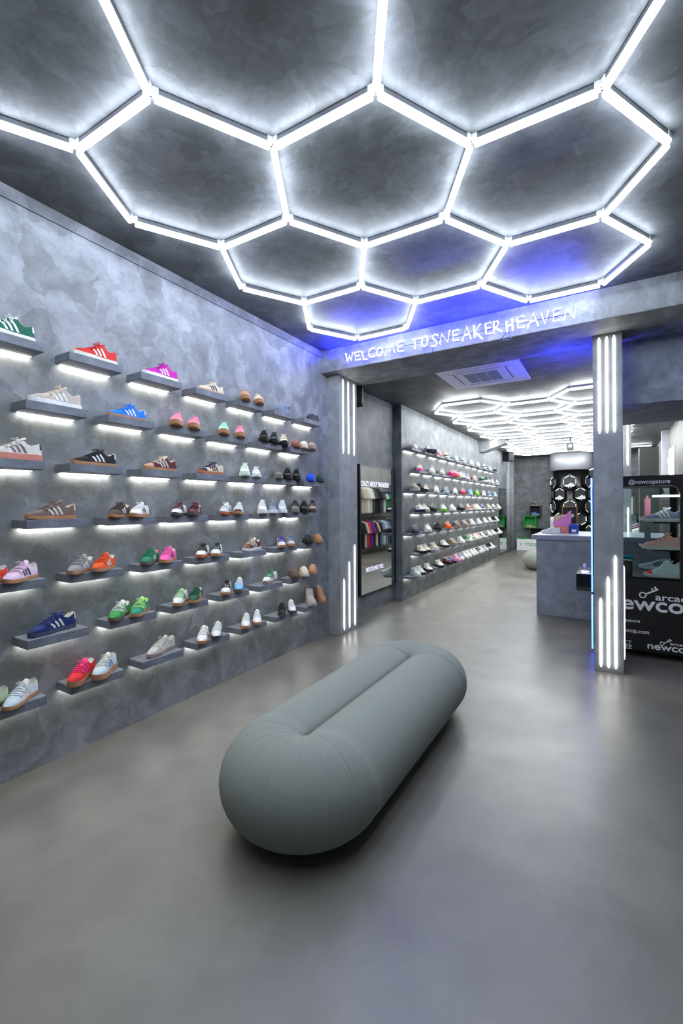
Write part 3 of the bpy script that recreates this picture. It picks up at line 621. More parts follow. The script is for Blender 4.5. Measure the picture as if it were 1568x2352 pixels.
def shoe_meshes(kind):
    if kind in _shoe: return _shoe[kind]
    K = KIND[kind]; L = K['L']; wh, wm, wb, wt = K['w']; zs = K['sole']; op = K['op']
    wtab = [(0, wh), (.10, wh), (.38, wm), (.66, wb), (.84, wt), (1, wt * .82)]
    def W(s):
        e = 1.0
        if s < .12: e = math.sqrt(max(0, 1 - ((.12 - s) / .12) ** 2))
        if s > .78: e = math.sqrt(max(0, 1 - ((s - .78) / .22) ** 2)) ** .9
        return interp(wtab, s) * e
    def cen(s): return -.006 * math.sin(PI * max(0, (s - .3)) / .7) if s > .3 else 0
    def spring(s): return .010 * max(0, (s - .82) / .18) ** 2
    def X(s): return (s - .5) * L
    def sole_top(s): return zs + spring(s)
    def surf(s, th, off=0.0):
        w = W(s) - .002; h = max(interp(K['top'], s), sole_top(s) + .003); z0 = sole_top(s) - .003
        c, n = math.cos(th), math.sin(th)
        px = .50 if kind not in ('slide', 'slipper', 'foam') else .8
        y = w * math.copysign(abs(c) ** px, c); z = z0 + (h - z0) * abs(n) ** .85
        p = Vector((X(s), cen(s) + y, z))
        if off:
            nrm = Vector((.0, c * 1.0, n * .6 + .05)).normalized()
            p += nrm * off
        return p
    ss = [0, .004, .014, .03, .05, .075, .10, .14, .18, .22, .26, .30, .33, .36, .40, .45, .50, .55, .60, .65, .70, .75, .79, .83, .87, .91, .94, .965, .985, .996, 1.0]
    ss = sorted(set(ss + [op[0], op[1]]))
    M = 18; cj = 5
    thc = math.radians(60)
    rows = []
    for s in ss:
        row = []
        openn = op[0] + 1e-6 < s < op[1] - 1e-6
        h = interp(K['top'], s)
        for j in range(M + 1):
            if j <= cj: th = thc * j / cj
            elif j >= M - cj: th = PI - thc * (M - j) / cj
            else: th = thc + (PI - 2 * thc) * (j - cj) / (M - 2 * cj)
            if openn and j <= cj:
                f = j / cj
                w = W(s) - .002; z0 = sole_top(s) - .003
                y = w * (1 - .22 * f ** 1.8); row.append(Vector((X(s), cen(s) + y, z0 + (h - z0) * f ** .9)))
            elif openn and j >= M - cj:
                f = (M - j) / cj; w = W(s) - .002; z0 = sole_top(s) - .003
                y = w * (1 - .22 * f ** 1.8); row.append(Vector((X(s), cen(s) - y, z0 + (h - z0) * f ** .9)))
            elif openn:
                f = (j - cj) / (M - 2 * cj); w = W(s) - .002; yi = w * .66 * math.cos(f * PI)
                d = math.sin(f * PI) ** .45; zb = sole_top(s) + .006
                row.append(Vector((X(s), cen(s) + yi, h + .001 - (h - zb) * d)))
            else: row.append(surf(s, th))
        rows.append(row)
    outer = []; inner = []; heel = []; toe = []; vs = [v for r in rows for v in r]; n = M + 1
    for i in range(len(ss) - 1):
        sm = (ss[i] + ss[i + 1]) / 2
        isop = op[0] - 1e-6 < sm < op[1] + 1e-6
        for j in range(M):
            f = (i * n + j, i * n + j + 1, (i + 1) * n + j + 1, (i + 1) * n + j)
            if isop and cj <= j < M - cj: inner.append(f)
            elif sm < .07 and (j >= 2 and j < M - 2): heel.append(f)
            elif sm > .80: toe.append(f)
            else: outer.append(f)
    def sub(name, fs, sm=True):
        me = bpy.data.meshes.new(name); used = sorted({i for f in fs for i in f}); mp = {k: i for i, k in enumerate(used)}
        return mesh_from(name, [vs[k] for k in used], [tuple(mp[i] for i in f) for f in fs], sm)
    R = {}
    R['upper'] = sub('upper', outer); R['lining'] = sub('lining', inner); R['heel_tab'] = sub('heel_tab', heel); R['toe_cap'] = sub('toe_cap', toe)
    # sole
    m = MB(); k = K['sk']; lv = [(.82, 0.0), (.97, .003), (1.0, .35 * zs), (1.0, .75 * zs), (.93, 1.0 * zs)]
    out = []
    S2 = [s for s in ss if 0 < s < 1]
    plan = [(0.0, 0.0)] + [(s, 1) for s in S2] + [(1.0, 0)] + [(s, -1) for s in reversed(S2)]
    vsx = []
    for q, zz in lv:
        for s, sg in plan:
            x = X(s); y = sg * (W(s) + k) if sg else 0
            if s == 0: x -= k
            if s == 1: x += k
            if s < .12: x -= k * (1 - s / .12) * .8
            if s > .88: x += k * (s - .88) / .12 * .8
            cy_ = cen(s)
            sh = 1 - (1 - q) * .18
            vsx.append((x * (1 - (1 - q) * .06), cy_ + y * sh, zz + spring(s) * (1 if zz > .004 else .8)))
    npl = len(plan); fs = []
    for a in range(len(lv) - 1):
        for j in range(npl): fs.append((a * npl + j, a * npl + (j + 1) % npl, (a + 1) * npl + (j + 1) % npl, (a + 1) * npl + j))
    # caps as quads across
    for base in (0, (len(lv) - 1) * npl):
        h = len(S2)
        for i in range(h - 1):
            fs.append((base + 1 + i, base + 2 + i, base + npl - 2 - i, base + npl - 1 - i))
        fs.append((base, base + 1, base + npl - 1)); fs.append((base + h, base + h + 1, base + h + 2))
    R['sole'] = mesh_from('sole', vsx, fs, False)
    # side decoration
    m = MB()
    def patch(s0, s1, t0, t1, wd0, wd1, side, off=.0012, nn=6):
        P0 = []
        for i in range(nn + 1):
            f = i / nn; s = s0 + (s1 - s0) * f; th = math.radians(t0 + (t1 - t0) * f); wd = wd0 + (wd1 - wd0) * f
            th2 = th if side > 0 else PI - th
            for ds in (-wd / 2, wd / 2): P0.append(surf(s + ds, th2, off))
        m.add(P0, [(2 * i, 2 * i + 1, 2 * i + 3, 2 * i + 2) for i in range(nn)])
    if K['stripes'] == 1:
        for side in (1, -1):
            m = MB()
            for kk, (b, t) in enumerate(((.33, .435), (.425, .525), (.52, .615))):
                patch(b, t, 5, 50 - kk * 2, .050, .044, side)
            R['side_stripes%d' % side] = m.mesh('side_stripes', True)
    elif K['stripes'] == 2:
        for side in (1, -1):
            m = MB()
            for (a, b, t0, t1, w) in ((.42, .46, 18, 50, .04), (.52, .56, 12, 46, .045), (.63, .66, 12, 40, .045), (.74, .76, 14, 36, .04), (.30, .24, 12, 30, .04)):
                patch(a, b, t0, t1, w * .5, w * .8, side)
            R['side_stripes%d' % side] = m.mesh('vent_shade', True)  # flat dark patches painted in place of the shaded vent holes
    elif K['stripes'] == 3:
        for side in (1, -1):
            m = MB()
            if kind == 'high':
                P0 = []; sw = ((.70, 30, .012), (.66, 19, .030), (.60, 12, .042), (.52, 10, .044), (.44, 13, .038), (.36, 18, .030), (.28, 25, .020), (.20, 33, .010), (.14, 40, .004))
                for (a_, t_, w_) in sw:
                    for sg_ in (-1, 1):
                        th_ = math.radians(t_ + sg_ * w_ * 130); P0.append(surf(a_, th_ if side > 0 else PI - th_, .0014))
                m.add(P0, [(2 * i, 2 * i + 1, 2 * i + 3, 2 * i + 2) for i in range(len(sw) - 1)])
            else: patch(.24, .62, 24, 10, .10, .03, side, nn=10)
            patch(.62, .78, 8, 34, .05, .03, side)
            patch(.30, .10, 20, 40, .05, .03, side)
            R['side_stripes%d' % side] = m.mesh('side_overlay', True)
    if K['lace']:
        m = MB(); nl = K['lace']
        a, b = op[1] + .07, op[1] + .33
        for i in range(nl):
            s = a + (b - a) * i / (nl - 1); sp = math.radians(48 + 8 * (i % 2))
            pts = []
            for q in range(7):
                f = q / 6; th = PI / 2 - sp + 2 * sp * f
                pts.append(surf(s + (f - .5) * .022 * (1 if i % 2 else -1), th, .0025))
            m.tube(pts, .0030, 6, sx=1.5)
        c = surf(a - .02, PI / 2, .006)
        for sg in (1, -1):
            m.tube([c, c + Vector((.012, sg * .016, .010)), c + Vector((.028, sg * .026, .002)), c + Vector((.022, sg * .016, -.002)), c + Vector((.004, sg * .004, 0))], .0024, 6)
        R['laces'] = m.mesh('laces', True)
        # tongue
        m = MB(); s = op[1]; h = interp(K['top'], s); x = X(s)
        vsx = []
        tw = W(s) * .62
        for (dx, dz, wf) in ((.050, -.018, 1.0), (.020, .000, 1.0), (-.002, .010, 1.0), (-.012, .015, .8)):
            for th_ in (0, .005):
                for q in range(5):
                    yy = (q / 4 - .5) * 2
                    vsx.append((x + dx - th_, cen(s) + yy * tw * wf, h + dz - yy * yy * .010 - th_ * .5 + .002))
        fs = []
        for a in range(3):
            for l in range(2):
                for q in range(4):
                    i0 = (a * 2 + l) * 5 + q; i1 = ((a + 1) * 2 + l) * 5 + q; fs.append((i0, i0 + 1, i1 + 1, i1))
        for q in range(4): i0 = 6 * 5 + q; fs.append((i0, i0 + 1, i0 + 6, i0 + 5))
        R['tongue'] = mesh_from('tongue', vsx, fs, True)
    _shoe[kind] = R
    return R

KNAME = dict(gazelle='sneaker', samba='sneaker', campus='sneaker', bold='sneaker', runner='sneaker', trainer='sneaker', high='sneaker', basket='high_top_sneaker', foam='foam_clog', slide='slide_sandal', slipper='slipper', boot='ankle_boot')
def make_shoe(kind, loc, phi, upper, accent, sole, heel, lace, toe, label, group=None, small=False, scale=1.0):
    R = shoe_meshes(kind); nm = KNAME[kind]
    o = thing(nm, label, nm.replace('_', ' '), loc, math.radians(phi), group)
    o.scale = (scale,) * 3
    U = cm(upper); A = cm(accent)
    obj('upper', R['upper'], U, o); obj('sole', R['sole'], cm(sole), o)
    obj('heel_tab', R['heel_tab'], cm(heel or upper), o); obj('toe_cap', R['toe_cap'], cm(toe or upper), o)
    lm = {'slide': sole, 'foam': 'charcoal', 'slipper': 'sand', 'boot': 'sand'}.get(kind, heel if heel in ('white', 'offwhite', 'cream', 'pink', 'limelight', 'mint') else ('charcoal' if upper in ('black', 'charcoal', 'navyblue') else 'offwhite'))
    obj('lining', R['lining'], cm(lm), o)
    for q in (1, -1):
        k_ = 'side_stripes%d' % q
        if k_ in R and accent != upper: obj(R[k_].name.split('.')[0], R[k_], A, o)
    if not small or kind in ('trainer', 'high'):
        if 'laces' in R: obj('laces', R['laces'], cm(lace or upper), o)
    if not small and 'tongue' in R: obj('tongue', R['tongue'], cm(lace or upper), o)
    return o

# ------------------------------------------------------------------ near shelves
ROWN = {1: 'top row', 2: 'second row', 3: 'third row', 4: 'fourth row', 5: 'fifth row', 6: 'sixth row', 7: 'bottom row'}
ORD = ['', 'first', 'second', 'third', 'fourth', 'fifth', 'sixth', 'seventh', 'eighth', 'ninth', 'tenth', 'eleventh', 'twelfth']
def shelf_mesh(w, d, h, xo):
    b = MB().box(0, d, 0, w, 0, h, .0015).mesh('board')
    l = MB().box(.012, .028, .020, w - .006, -.0035, -.0005, .0012).mesh('led_strip')
    c = MB().box(.010, .030, .016, w - .003, -.0015, .0005).mesh('led_channel')
    return b, l, c
nb_, nl_, nc_ = shelf_mesh(.34, .17, .049, WX)
def make_shelf(x, y, z, ms, label, group, xo=0):
    o = thing('display_shelf', label, 'shelf', (x, y, z), 0, group)
    obj('board', ms[0], M_SHELF, o); c = obj('led_channel', ms[2], M_ALU, o); obj('led_strip', ms[1], M_LED, o)
    return o
def near_z(r): return 2.442 - .3355 * (r - 1)
for r in range(1, 8):
    if r % 2: ys = [1.423 + .4275 * (k - 1) * .916 for k in range(7)]
    else: ys = [1.192 + .4275 * k * .916 for k in range(6)]
    if r % 2: ys = [1.423 + (k - 1) * .4745 for k in range(7)]
    else: ys = [1.190 + k * .4745 for k in range(6)]
    for k, y in enumerate(ys):
        make_shelf(WX - .001, y, near_z(r), (nb_, nl_, nc_), 'grey floating shelf with light strip, %s of the near wall, %s from the left' % (ROWN[r], ORD[k + 1]), 'near wall display shelves')
from itertools import groupby
for key, grp in groupby(NEAR_SHOES, key=lambda t: t[:2]):
    grp = [list(t) for t in grp]
    n = len(grp); sc = 1.0 if n == 1 else .94
    if n > 1:
        mid = (grp[0][2] + grp[-1][2]) / 2; step = max((grp[-1][2] - grp[0][2]) / (n - 1), .150)
        if key[1] == 1 and key[0] in (5, 7): mid = grp[-1][2] - step / 2
        st = .020 if grp[0][4] < -54 else 0.0
        lim = math.degrees(math.acos(min(1, .100 / step))) + (5 if st else 0)
        for i_, g_ in enumerate(grp):
            g_[2] = mid + step * (i_ - (n - 1) / 2); g_[4] = max(g_[4], -lim) if g_[3] not in ('slide', 'slipper', 'boot') else max(g_[4], -lim)
    for (r, s, y, kind, phi, up_, ac, so, he, la, to, desc) in grp:
        K = KIND[kind]; a = math.radians(phi); sk_ = sc if kind != 'boot' else .9
        hx = .5 * K['L'] * sk_ * math.cos(a) + .5 * 2 * K['w'][2] * sk_ * abs(math.sin(a)) * .8 + .004
        dx = max(.088, hx) + (st * grp.index([r, s, y, kind, phi, up_, ac, so, he, la, to, desc]) if n > 1 else 0)
        z = near_z(r) + .0492
        y2 = y * (2.932 - dx) / 2.842
        lab = '%s, near wall, %s, %s shelf' % (desc, ROWN[r], ORD[s])
        make_shoe(kind, (WX + dx, y2, z), phi, up_, ac, so, he, la, to, lab, 'shoes on the near wall shelves', scale=sk_)

# ------------------------------------------------------------------ far shelves
fb_ = shelf_mesh(.41, .17, .037, -2.9)
def far_z(r): return 2.452 - .3495 * (r - 1)
for r in range(1, 8):
    y0 = 6.70 if r % 2 else 7.0
    for k in range(11):
        y = y0 + .598 * k
        make_shelf(-2.901, y, far_z(r), fb_, 'grey lit shelf on the far wall past the mirror, %s, %s from the left' % (ROWN[r], ORD[k + 1]), 'far wall display shelves')
cnt = {}; prev = {}
ORDX = ORD + ['thirteenth', 'fourteenth', 'fifteenth', 'sixteenth', 'seventeenth', 'eighteenth']
for (r, y, kind, phi, u, ac, so, desc) in FAR_SHOES:
    y0 = 6.70 if r % 2 else 7.0
    k = max(0, min(10, int(round((y - y0 - .205) / .598)))); lo = y0 + .598 * k
    yy = max(min(max(y, lo + .08), lo + .33), prev.get(r, 0) + .20)
    prev[r] = yy
    close = any(t_[0] == r and 0 < abs(t_[1] - y) < .36 for t_ in FAR_SHOES)
    phi = -46 if close else {-78: -70, -62: -56, -50: -48}[phi]
    K = KIND[kind]; a = math.radians(phi); sc = 1.0
    dx = max(.09, .5 * K['L'] * math.cos(a) + .8 * K['w'][2] * abs(math.sin(a)) + .004)
    kw = 'chunky trainer' if kind == 'trainer' else 'low sneaker'
    cnt[r] = cnt.get(r, 0) + 1
    lab = '%s %s, far wall, %s, %s from left' % (desc, kw, ROWN[r], ORDX[cnt[r]])
    make_shoe(kind, (-2.90 + dx, yy, far_z(r) + .0372), phi, u, ac, so, ac if kind == 'trainer' else u, 'offwhite' if u != 'black' else 'black', ac if kind == 'high' and len(desc) % 2 else None, lab, 'shoes on the far wall shelves', small=True, scale=sc)

# ------------------------------------------------------------------ bench
M_BENCH = mat('bench_fabric', (144, 148, 140), .9, noise=.07, nscale=500, bump=.2, spec=.2)
def bench_mesh():
    R, V = .248, .225; c = R * .688; half = (3.187 - 1.808) / 2
    segs = []   # (x,y,nx,ny,shrink)
    def arc(cy, a0, a1, seams):
        n = 216; out = []
        for i in range(n + 1):
            a = a0 + (a1 - a0) * i / n
            d = min(abs(a - q) for q in seams)
            out.append((0, cy, math.cos(a), math.sin(a), math.exp(-(d / .013) ** 2)))
        return out
    ns = 9
    sA = [PI * i / ns for i in range(ns + 1)]
    segs += arc(half, 0, PI, sA)
    for i in range(1, 24): segs.append((0, half - 2 * half * i / 24, -1, 0, 0))
    segs += arc(-half, PI, 2 * PI, [q + PI for q in sA])
    for i in range(1, 24): segs.append((0, -half + 2 * half * i / 24, 1, 0, 0))
    nb = 48; vs = []; fs = []
    for (x, y, nx, ny, sh) in segs:
        for j in range(nb):
            b = 2 * PI * j / nb
            k = 1 - .012 * sh
            # bulging cushion section, slightly flattened where it meets the floor
            rr = max(c + R * k * math.cos(b), .004)
            z = V + V * k * math.sin(b)
            z = max(z, .006)
            # crease: pull the valley in where both halves meet
            if rr <= .004 and math.sin(b) > 0: z = min(z, V + V * .70)
            vs.append((x + nx * rr, y + ny * rr, z))
    n = len(segs)
    for i in range(n):
        for j in range(nb):
            fs.append((i * nb + j, i * nb + (j + 1) % nb, ((i + 1) % n) * nb + (j + 1) % nb, ((i + 1) % n) * nb + j))
    me = bpy.data.meshes.new('bench'); me.from_pydata(vs, [], fs)
    bm = bmesh.new(); bm.from_mesh(me); bmesh.ops.recalc_face_normals(bm, faces=bm.faces); bm.to_mesh(me); bm.free()
    for p in me.polygons: p.use_smooth = True
    me.materials.append(None)
    return me
bmsh = bench_mesh()
b1 = tag(obj('bench', bmsh, M_BENCH, None, (-1.324, 2.4975, 0)), 'big inflated-looking grey green loop bench on the floor in front', 'bench', 'tubular fabric benches')
b2 = b1.copy(); COL.objects.link(b2); b2.location = (-1.44, 12.3, 0); b2['label'] = 'same grey loop bench far back, half hidden behind the counter'

# ------------------------------------------------------------------ mirror, speaker, air conditioner
M_MIRROR = mat('mirror_glass', (200, 204, 202), .02, 1.0, noise=0.0)
M_DECAL = emit('glowing_decal', (.62, .62, .9), .9)  # emission added to the mirror decals, which are no lamps
mi = thing('wall_mirror', 'tall dark framed mirror with white lettering, on the wall right of the left pillar', 'mirror', (0, 0, 0))
fr = MB(); X0, X1 = -3.039, -2.985; y0, y1, z0, z1 = 5.41, 6.60, .285, 2.14
fr.box(X0, X1, y0, y0 + .035, z0, z1, .003); fr.box(X0, X1, y1 - .02, y1, z0, z1, .003)
fr.box(X0, X1, y0 + .035, y1 - .02, z1 - .02, z1, .002); fr.box(X0, X1, y0 + .035, y1 - .02, z0, z0 + .012, .002)
fr.build('frame', M_DKFRAME, mi)
box('mirror_glass', X0 + .004, -2.995, y0 + .03, y1 - .018, z0 + .01, z1 - .018, M_MIRROR, mi)
text('lettering', 'CRAZY ABOUT SNEAKERS?', M_DECAL, mi, (-2.993, 5.455, 1.835), (0, 1, 0), (0, 0, 1), .91, .072, .02)
text('lettering', 'NICE TO MEET YOU.', M_DECAL, mi, (-2.993, 5.60, .60), (0, 1, 0), (0, 0, 1), .56, .062, .02)
mi = thing('wall_mirror', 'frameless mirror panel at the far end of the far shelf wall', 'mirror', (0, 0, 0))
box('frame', -2.899, -2.885, 13.93, 15.03, .05, 2.06, M_DKFRAME, mi); box('mirror_glass', -2.884, -2.880, 13.95, 15.01, .07, 2.04, M_MIRROR, mi)

def speaker(loc, rz, tilt, w, h, d, label):
    s = thing('wall_speaker', label, 'speaker', loc, rz, 'wall speakers')
    R = Matrix.Rotation(tilt, 4, 'X')
    MB().box(-w / 2, w / 2, -d / 2, d / 2, -h / 2, h / 2, .012, R).build('cabinet', M_BLKM, s)
    MB().box(-w / 2 + .01, w / 2 - .01, -d / 2 - .006, -d / 2 + .004, -h / 2 + .01, h / 2 - .01, .004, R).build('grille', mat('speaker_grille', (40, 42, 48), .8), s)
    MB().box(-.015, .015, d / 2 - .02, d / 2 + .10, -.02, .02, .003).build('bracket', M_BLKM, s)
    return s
speaker((-2.89, 5.16, 3.02), math.radians(20), math.radians(-8), .17, .26, .17, 'black wall speaker high up behind the left pillar')
speaker((-2.72, 14.55, 3.05), math.radians(60), 0, .26, .28, .22, 'black wall speaker at the far end of the far shelf wall')

ac = thing('air_conditioner', 'white square ceiling cassette air conditioner just beyond the beam', 'air conditioner', (-1.35, 5.66, 3.2))
w = .48
MB().box(-w, w, -w, w, -.035, -.001, .006).build('panel', M_WHITEP, ac)
MB().box(-.27, .27, -.28, .28, -.043, -.034, .003).build('grille_frame', M_WHITEP, ac)
g = MB()
for k in range(26): g.box(-.20, .20, -.215 + k * .0166, -.205 + k * .0166, -.046, -.042)
g.build('grille', M_GRILL, ac)
g = MB()
for x in (-.067, .067): g.box(x - .003, x + .003, -.22, .22, -.048, -.043)
g.box(-.21, .21, -.225, -.218, -.048, -.043); g.build('grille_bars', M_WHITEP, ac)
for a in range(4):
    R = Matrix.Rotation(a * PI / 2, 4, 'Z')
    MB().box(-.27, .27, .315, .375, -.040, -.034, .002, R).build('louvre', M_WHITEP, ac)
    MB().box(-.27, .27, .304, .311, -.0365, -.034, 0, R).build('slot', M_BLKM, ac)

# ------------------------------------------------------------------ counter
M_CTR = plaster('counter_plaster', (128, 134, 140), (144, 150, 156), (164, 170, 176), 2.2, seed=55)
M_TOP = mat('counter_top', (158, 164, 176), .28, noise=.04, nscale=20)
ct = thing('shop_counter', 'grey plaster shop counter in the middle of the passage behind the right pillar', 'counter', (0, 0, 0))
box('body', -.905, .75, 6.80, 7.95, 0, 1.060, M_CTR, ct, .003)
box('countertop', -.955, .78, 6.775, 8.0, 1.060, 1.125, M_TOP, ct, .004)
CT = 1.125
make_shoe('trainer', (-.76, 7.22, CT), 172, 'white', 'greylight', 'white', 'white', 'white', None, 'white sneaker lying on the left of the counter top', small=True, scale=.8)
bx = thing('display_carton', 'pink cardboard display tray of cream cards on the counter', 'box', (-.63, 7.45, CT + .10))
M_PINK = mat('pink_card', (232, 140, 205), .6); M_CREAMC = mat('cream_card', (214, 200, 164), .7)
MB().prism([(-.10, 0), (.12, 0), (.12, .24), (.05, .17), (-.12, .05)], -.07, .07).build('tray', M_PINK, bx)
g = MB()
for k in range(5): g.box(-.11 + k * .033, -.085 + k * .033, -.06, .06, .06 + k * .012, .155 + k * .004, .001)
g.build('cards', M_CREAMC, bx)
tag(box('cardboard_box', -.74, -.53, 7.35, 7.55, CT, CT + .098, mat('salmon_card', (222, 140, 134), .7, noise=.2, nscale=30), bv=.003), 'salmon patterned box under the pink display tray', 'box')
bb = thing('shoe_box', 'small blue box with white label on the counter', 'box', (-.475, 7.45, CT))
MB().box(-.045, .06, -.1, .1, 0, .105, .002).build('body', mat('blue_card', (20, 70, 190), .5), bb); MB().box(-.05, .065, -.105, .105, .105, .135, .002).build('lid', mat('blue_card', (20, 70, 190), .5), bb)
MB().box(-.02, .04, -.1015, -.1, .02, .06).build('label_sticker', M_WHITEP, bb)
cd = thing('desk_stand', 'grey white desk stand with a black strap and angled rod on the counter', 'stand', (-.78, 7.62, CT))
MB().lathe([(.05, 0), (.05, .012), (.022, .03), (.028, .12), (.036, .20), (.020, .235)], n=20).build('body', M_WHITEP, cd, True)
MB().tube([(-.07, 0, .36), (0, 0, .24), (.10, 0, .13)], .007, 8).build('rod', M_BLKM, cd, True)
MB().tube([(-.03, 0, .17), (.03, -.02, .14), (.09, -.03, .06)], .015, 8).build('strap', M_BLACK, cd, True)
fs_ = thing('framed_sign', 'black sign in a wooden frame behind the counter boxes', 'sign', (-.555, 7.86, CT))
M_GOLDW = mat('wood_frame', (150, 104, 56), .5)
g = MB(); g.box(-.11, -.095, -.01, .01, 0, .40); g.box(.095, .11, -.01, .01, 0, .40); g.box(-.095, .095, -.01, .01, .385, .40); g.box(-.095, .095, -.01, .01, 0, .015); g.build('frame', M_GOLDW, fs_)
MB().box(-.095, .095, -.004, .006, .015, .385).build('board', M_BLKM, fs_)
text('lettering', 'crep', M_WHITEP, fs_, (-.06, -.006, .22), (1, 0, 0), (0, 0, 1), .12, .055, .03)
MB().prism([(-.025, .29), (-.03, .325), (-.012, .308), (0, .33), (.012, .308), (.03, .325), (.025, .29)], -.007, -.005).build('crown', M_GOLDW, fs_)
pos = thing('tablet_stand', 'flat grey card tray at the right of the counter top', 'tray', (-.12, 7.3, CT))
MB().box(-.09, .09, -.1, .1, 0, .008, .002).build('base', M_ALU, pos); MB().box(-.08, .08, -.09, .09, .008, .03, .004, Matrix.Rotation(.12, 4, 'X')).build('screen', M_BLACK, pos)

# ------------------------------------------------------------------ projector
pj = thing('projector', 'black projector hanging from the ceiling beyond the counter', 'projector', (-.82, 12.0, C2))
MB().tube([(0, 0, 0), (0, 0, -.16)], .016, 8).build('pole', M_BLKM, pj); MB().box(-.09, .09, -.09, .09, -.02, 0, .002).build('ceiling_plate', M_BLKM, pj)
MB().box(-.075, .075, -.10, .10, -.34, -.16, .01).build('body', M_BLACK, pj); MB().tube([(0, -.10, -.25), (0, -.125, -.25)], .04, 16).build('lens', mat('lens_glass', (190, 200, 220), .1), pj)

# ------------------------------------------------------------------ round display column with hexagon niches
dc = thing('display_column', 'round black display column of lit hexagon niches behind the counter', 'display column', (-1.08, 15.92, 0))
RC = .52
MB().lathe([(RC, 0), (RC, 2.63)], n=36).build('body', M_BLACK, dc, True)
MB().lathe([(.60, 2.63), (.61, 2.64), (.61, C2)], n=48).build('drum', mat('drum_metal', (150, 152, 156), .5, .35, noise=.03), dc, True)
M_NICHE = mat('niche_back', (46, 48, 52), .7); M_NLED = emit('niche_glow', (1, 1, .95), 4.0)
def hexpts(r): return [(r * math.cos(PI / 2 + k * PI / 3), r * math.sin(PI / 2 + k * PI / 3)) for k in range(6)]
for row in range(5):
    z = 2.26 - .385 * row
    angs = (0, 62, -62) if row % 2 == 0 else (31, -31, 88, -88)
    for a in angs:
        R = Matrix.Translation((0, 0, z)) @ Matrix.Rotation(math.radians(a), 4, 'Z') @ Matrix.Translation((0, -RC - .03, 0))
        ho = hexpts(.235); hi = hexpts(.200)
        vs = [(x, -.02, zz) for x, zz in ho] + [(x, -.02, zz) for x, zz in hi] + [(x, .06, zz) for x, zz in ho] + [(x, .06, zz) for x, zz in hi]
        fs = []
        for k in range(6):
            q = (k + 1) % 6
            fs += [(k, q, 6 + q, 6 + k), (k, 12 + k, 12 + q, q), (6 + k, 6 + q, 18 + q, 18 + k), (12 + k, 18 + k, 18 + q, 12 + q)]
        nf = obj('niche_frame', mesh_from('niche_frame', [R @ Vector(v) for v in vs], fs), M_BLACK, dc)
        obj('niche_back', MB().prism(hexpts(.205), .03, .05).mesh('niche_back'), M_NICHE, nf).matrix_local = R
        g = MB(); hh = hexpts(.196)
        for k in range(6):
            if (k + row) % 3 == 2 and a != 0: continue
            x0, z0_ = hh[k]; x1, z1_ = hh[(k + 1) % 6]
            p0 = Vector((x0 + (x1 - x0) * .14, -.012, z0_ + (z1_ - z0_) * .14)); p1 = Vector((x0 + (x1 - x0) * .86, -.012, z0_ + (z1_ - z0_) * .86))
            g.tube([p0, p1], .008, 6)
        obj('light_bar', g.mesh('light_bar'), M_NLED, nf).matrix_local = R
        if abs(a) <= 31 and row < 3:
            where = ['top', 'second', 'third'][row] + ' row'
            side = 'middle' if a == 0 else ('left' if a < 0 else 'right')
            p = R @ Vector((0, -.045, -.155))
            cc = [('cream', 'blue'), ('white', 'grey'), ('white', 'black')][row]
            make_shoe('high', (p.x - 1.08, p.y + 15.92, p.z), 180 + a, cc[0], cc[1], 'white', cc[1], 'white', None, '%s sneaker in the %s %s hexagon niche of the black column' % (cc[0], side, where), 'shoes in the hexagon niches', True, .82)
            o2 = MB().box(-.12, .12, -.075, .03, -.172, -.156).mesh('niche_ledge')
            obj('niche_ledge', o2, M_BLACK, nf).matrix_local = R

# ------------------------------------------------------------------ cube shelves at the back wall
def cube_shelf(x0, x1, z0, z1, m, mi_, label):
    c = thing('cube_shelf', label, 'shelf', ((x0 + x1) / 2, 16.6, z0), 0, 'cube shelves on the back wall')
    w = (x1 - x0) / 2; h = z1 - z0; d = .30; t_ = .02
    g = MB(); g.box(-w, w, -d, 0, 0, t_); g.box(-w, w, -d, 0, h - t_, h); g.box(-w, -w + t_, -d, 0, t_, h - t_); g.box(w - t_, w, -d, 0, t_, h - t_)
    g.build('frame', m, c); MB().box(-w + t_, w - t_, -.012, 0, t_, h - t_).build('back_panel', mi_, c)
M_CUBE = mat('grey_board', (84, 84, 88), .7); M_CUBED = mat('dark_board', (52, 52, 56), .8); M_GRN = mat('green_board', (30, 170, 66), .6)
cube_shelf(-2.38, -2.03, 1.168, 1.521, M_CUBE, M_CUBED, 'grey cube shelf high on the back wall with a blue shoe')
cube_shelf(-2.56, -2.165, .768, 1.166, M_GRN, M_GRN, 'bright green cube shelf on the back wall')
cube_shelf(-2.38, -1.98, .40, .766, M_CUBE, M_CUBED, 'lower grey cube shelf standing on the white plinth')
make_shoe('trainer', (-2.2, 16.42, 1.521), 0, 'darkgreen', 'offwhite', 'taupe', 'pinkbright', 'white', None, 'dark green sneaker with pink heel on top of the cube shelves', None, True)
make_shoe('trainer', (-2.2, 16.42, 1.188), 0, 'azure', 'lightblue2', 'taupe', 'azure', 'azure', None, 'blue sneaker inside the upper grey cube shelf', None, True, .85)
make_shoe('gazelle', (-2.36, 16.42, .788), 0, 'taupebrown', 'peach', 'peach', 'peach', 'peach', None, 'brown and peach sneaker inside the green cube shelf', None, True)
make_shoe('trainer', (-2.18, 16.42, .42), 0, 'white', 'greylight', 'white', 'white', 'white', None, 'white sneaker inside the lower grey cube shelf', None, True)
pl_ = thing('plinth', 'white plinth with green lettering against the back wall', 'plinth', (-2.77, 16.59, 0))
MB().box(0, .98, -.42, 0, 0, .385, .003).build('body', M_WHITEP, pl_); MB().box(0, .98, -.42, 0, .385, .397).build('green_edge', M_GRN, pl_)
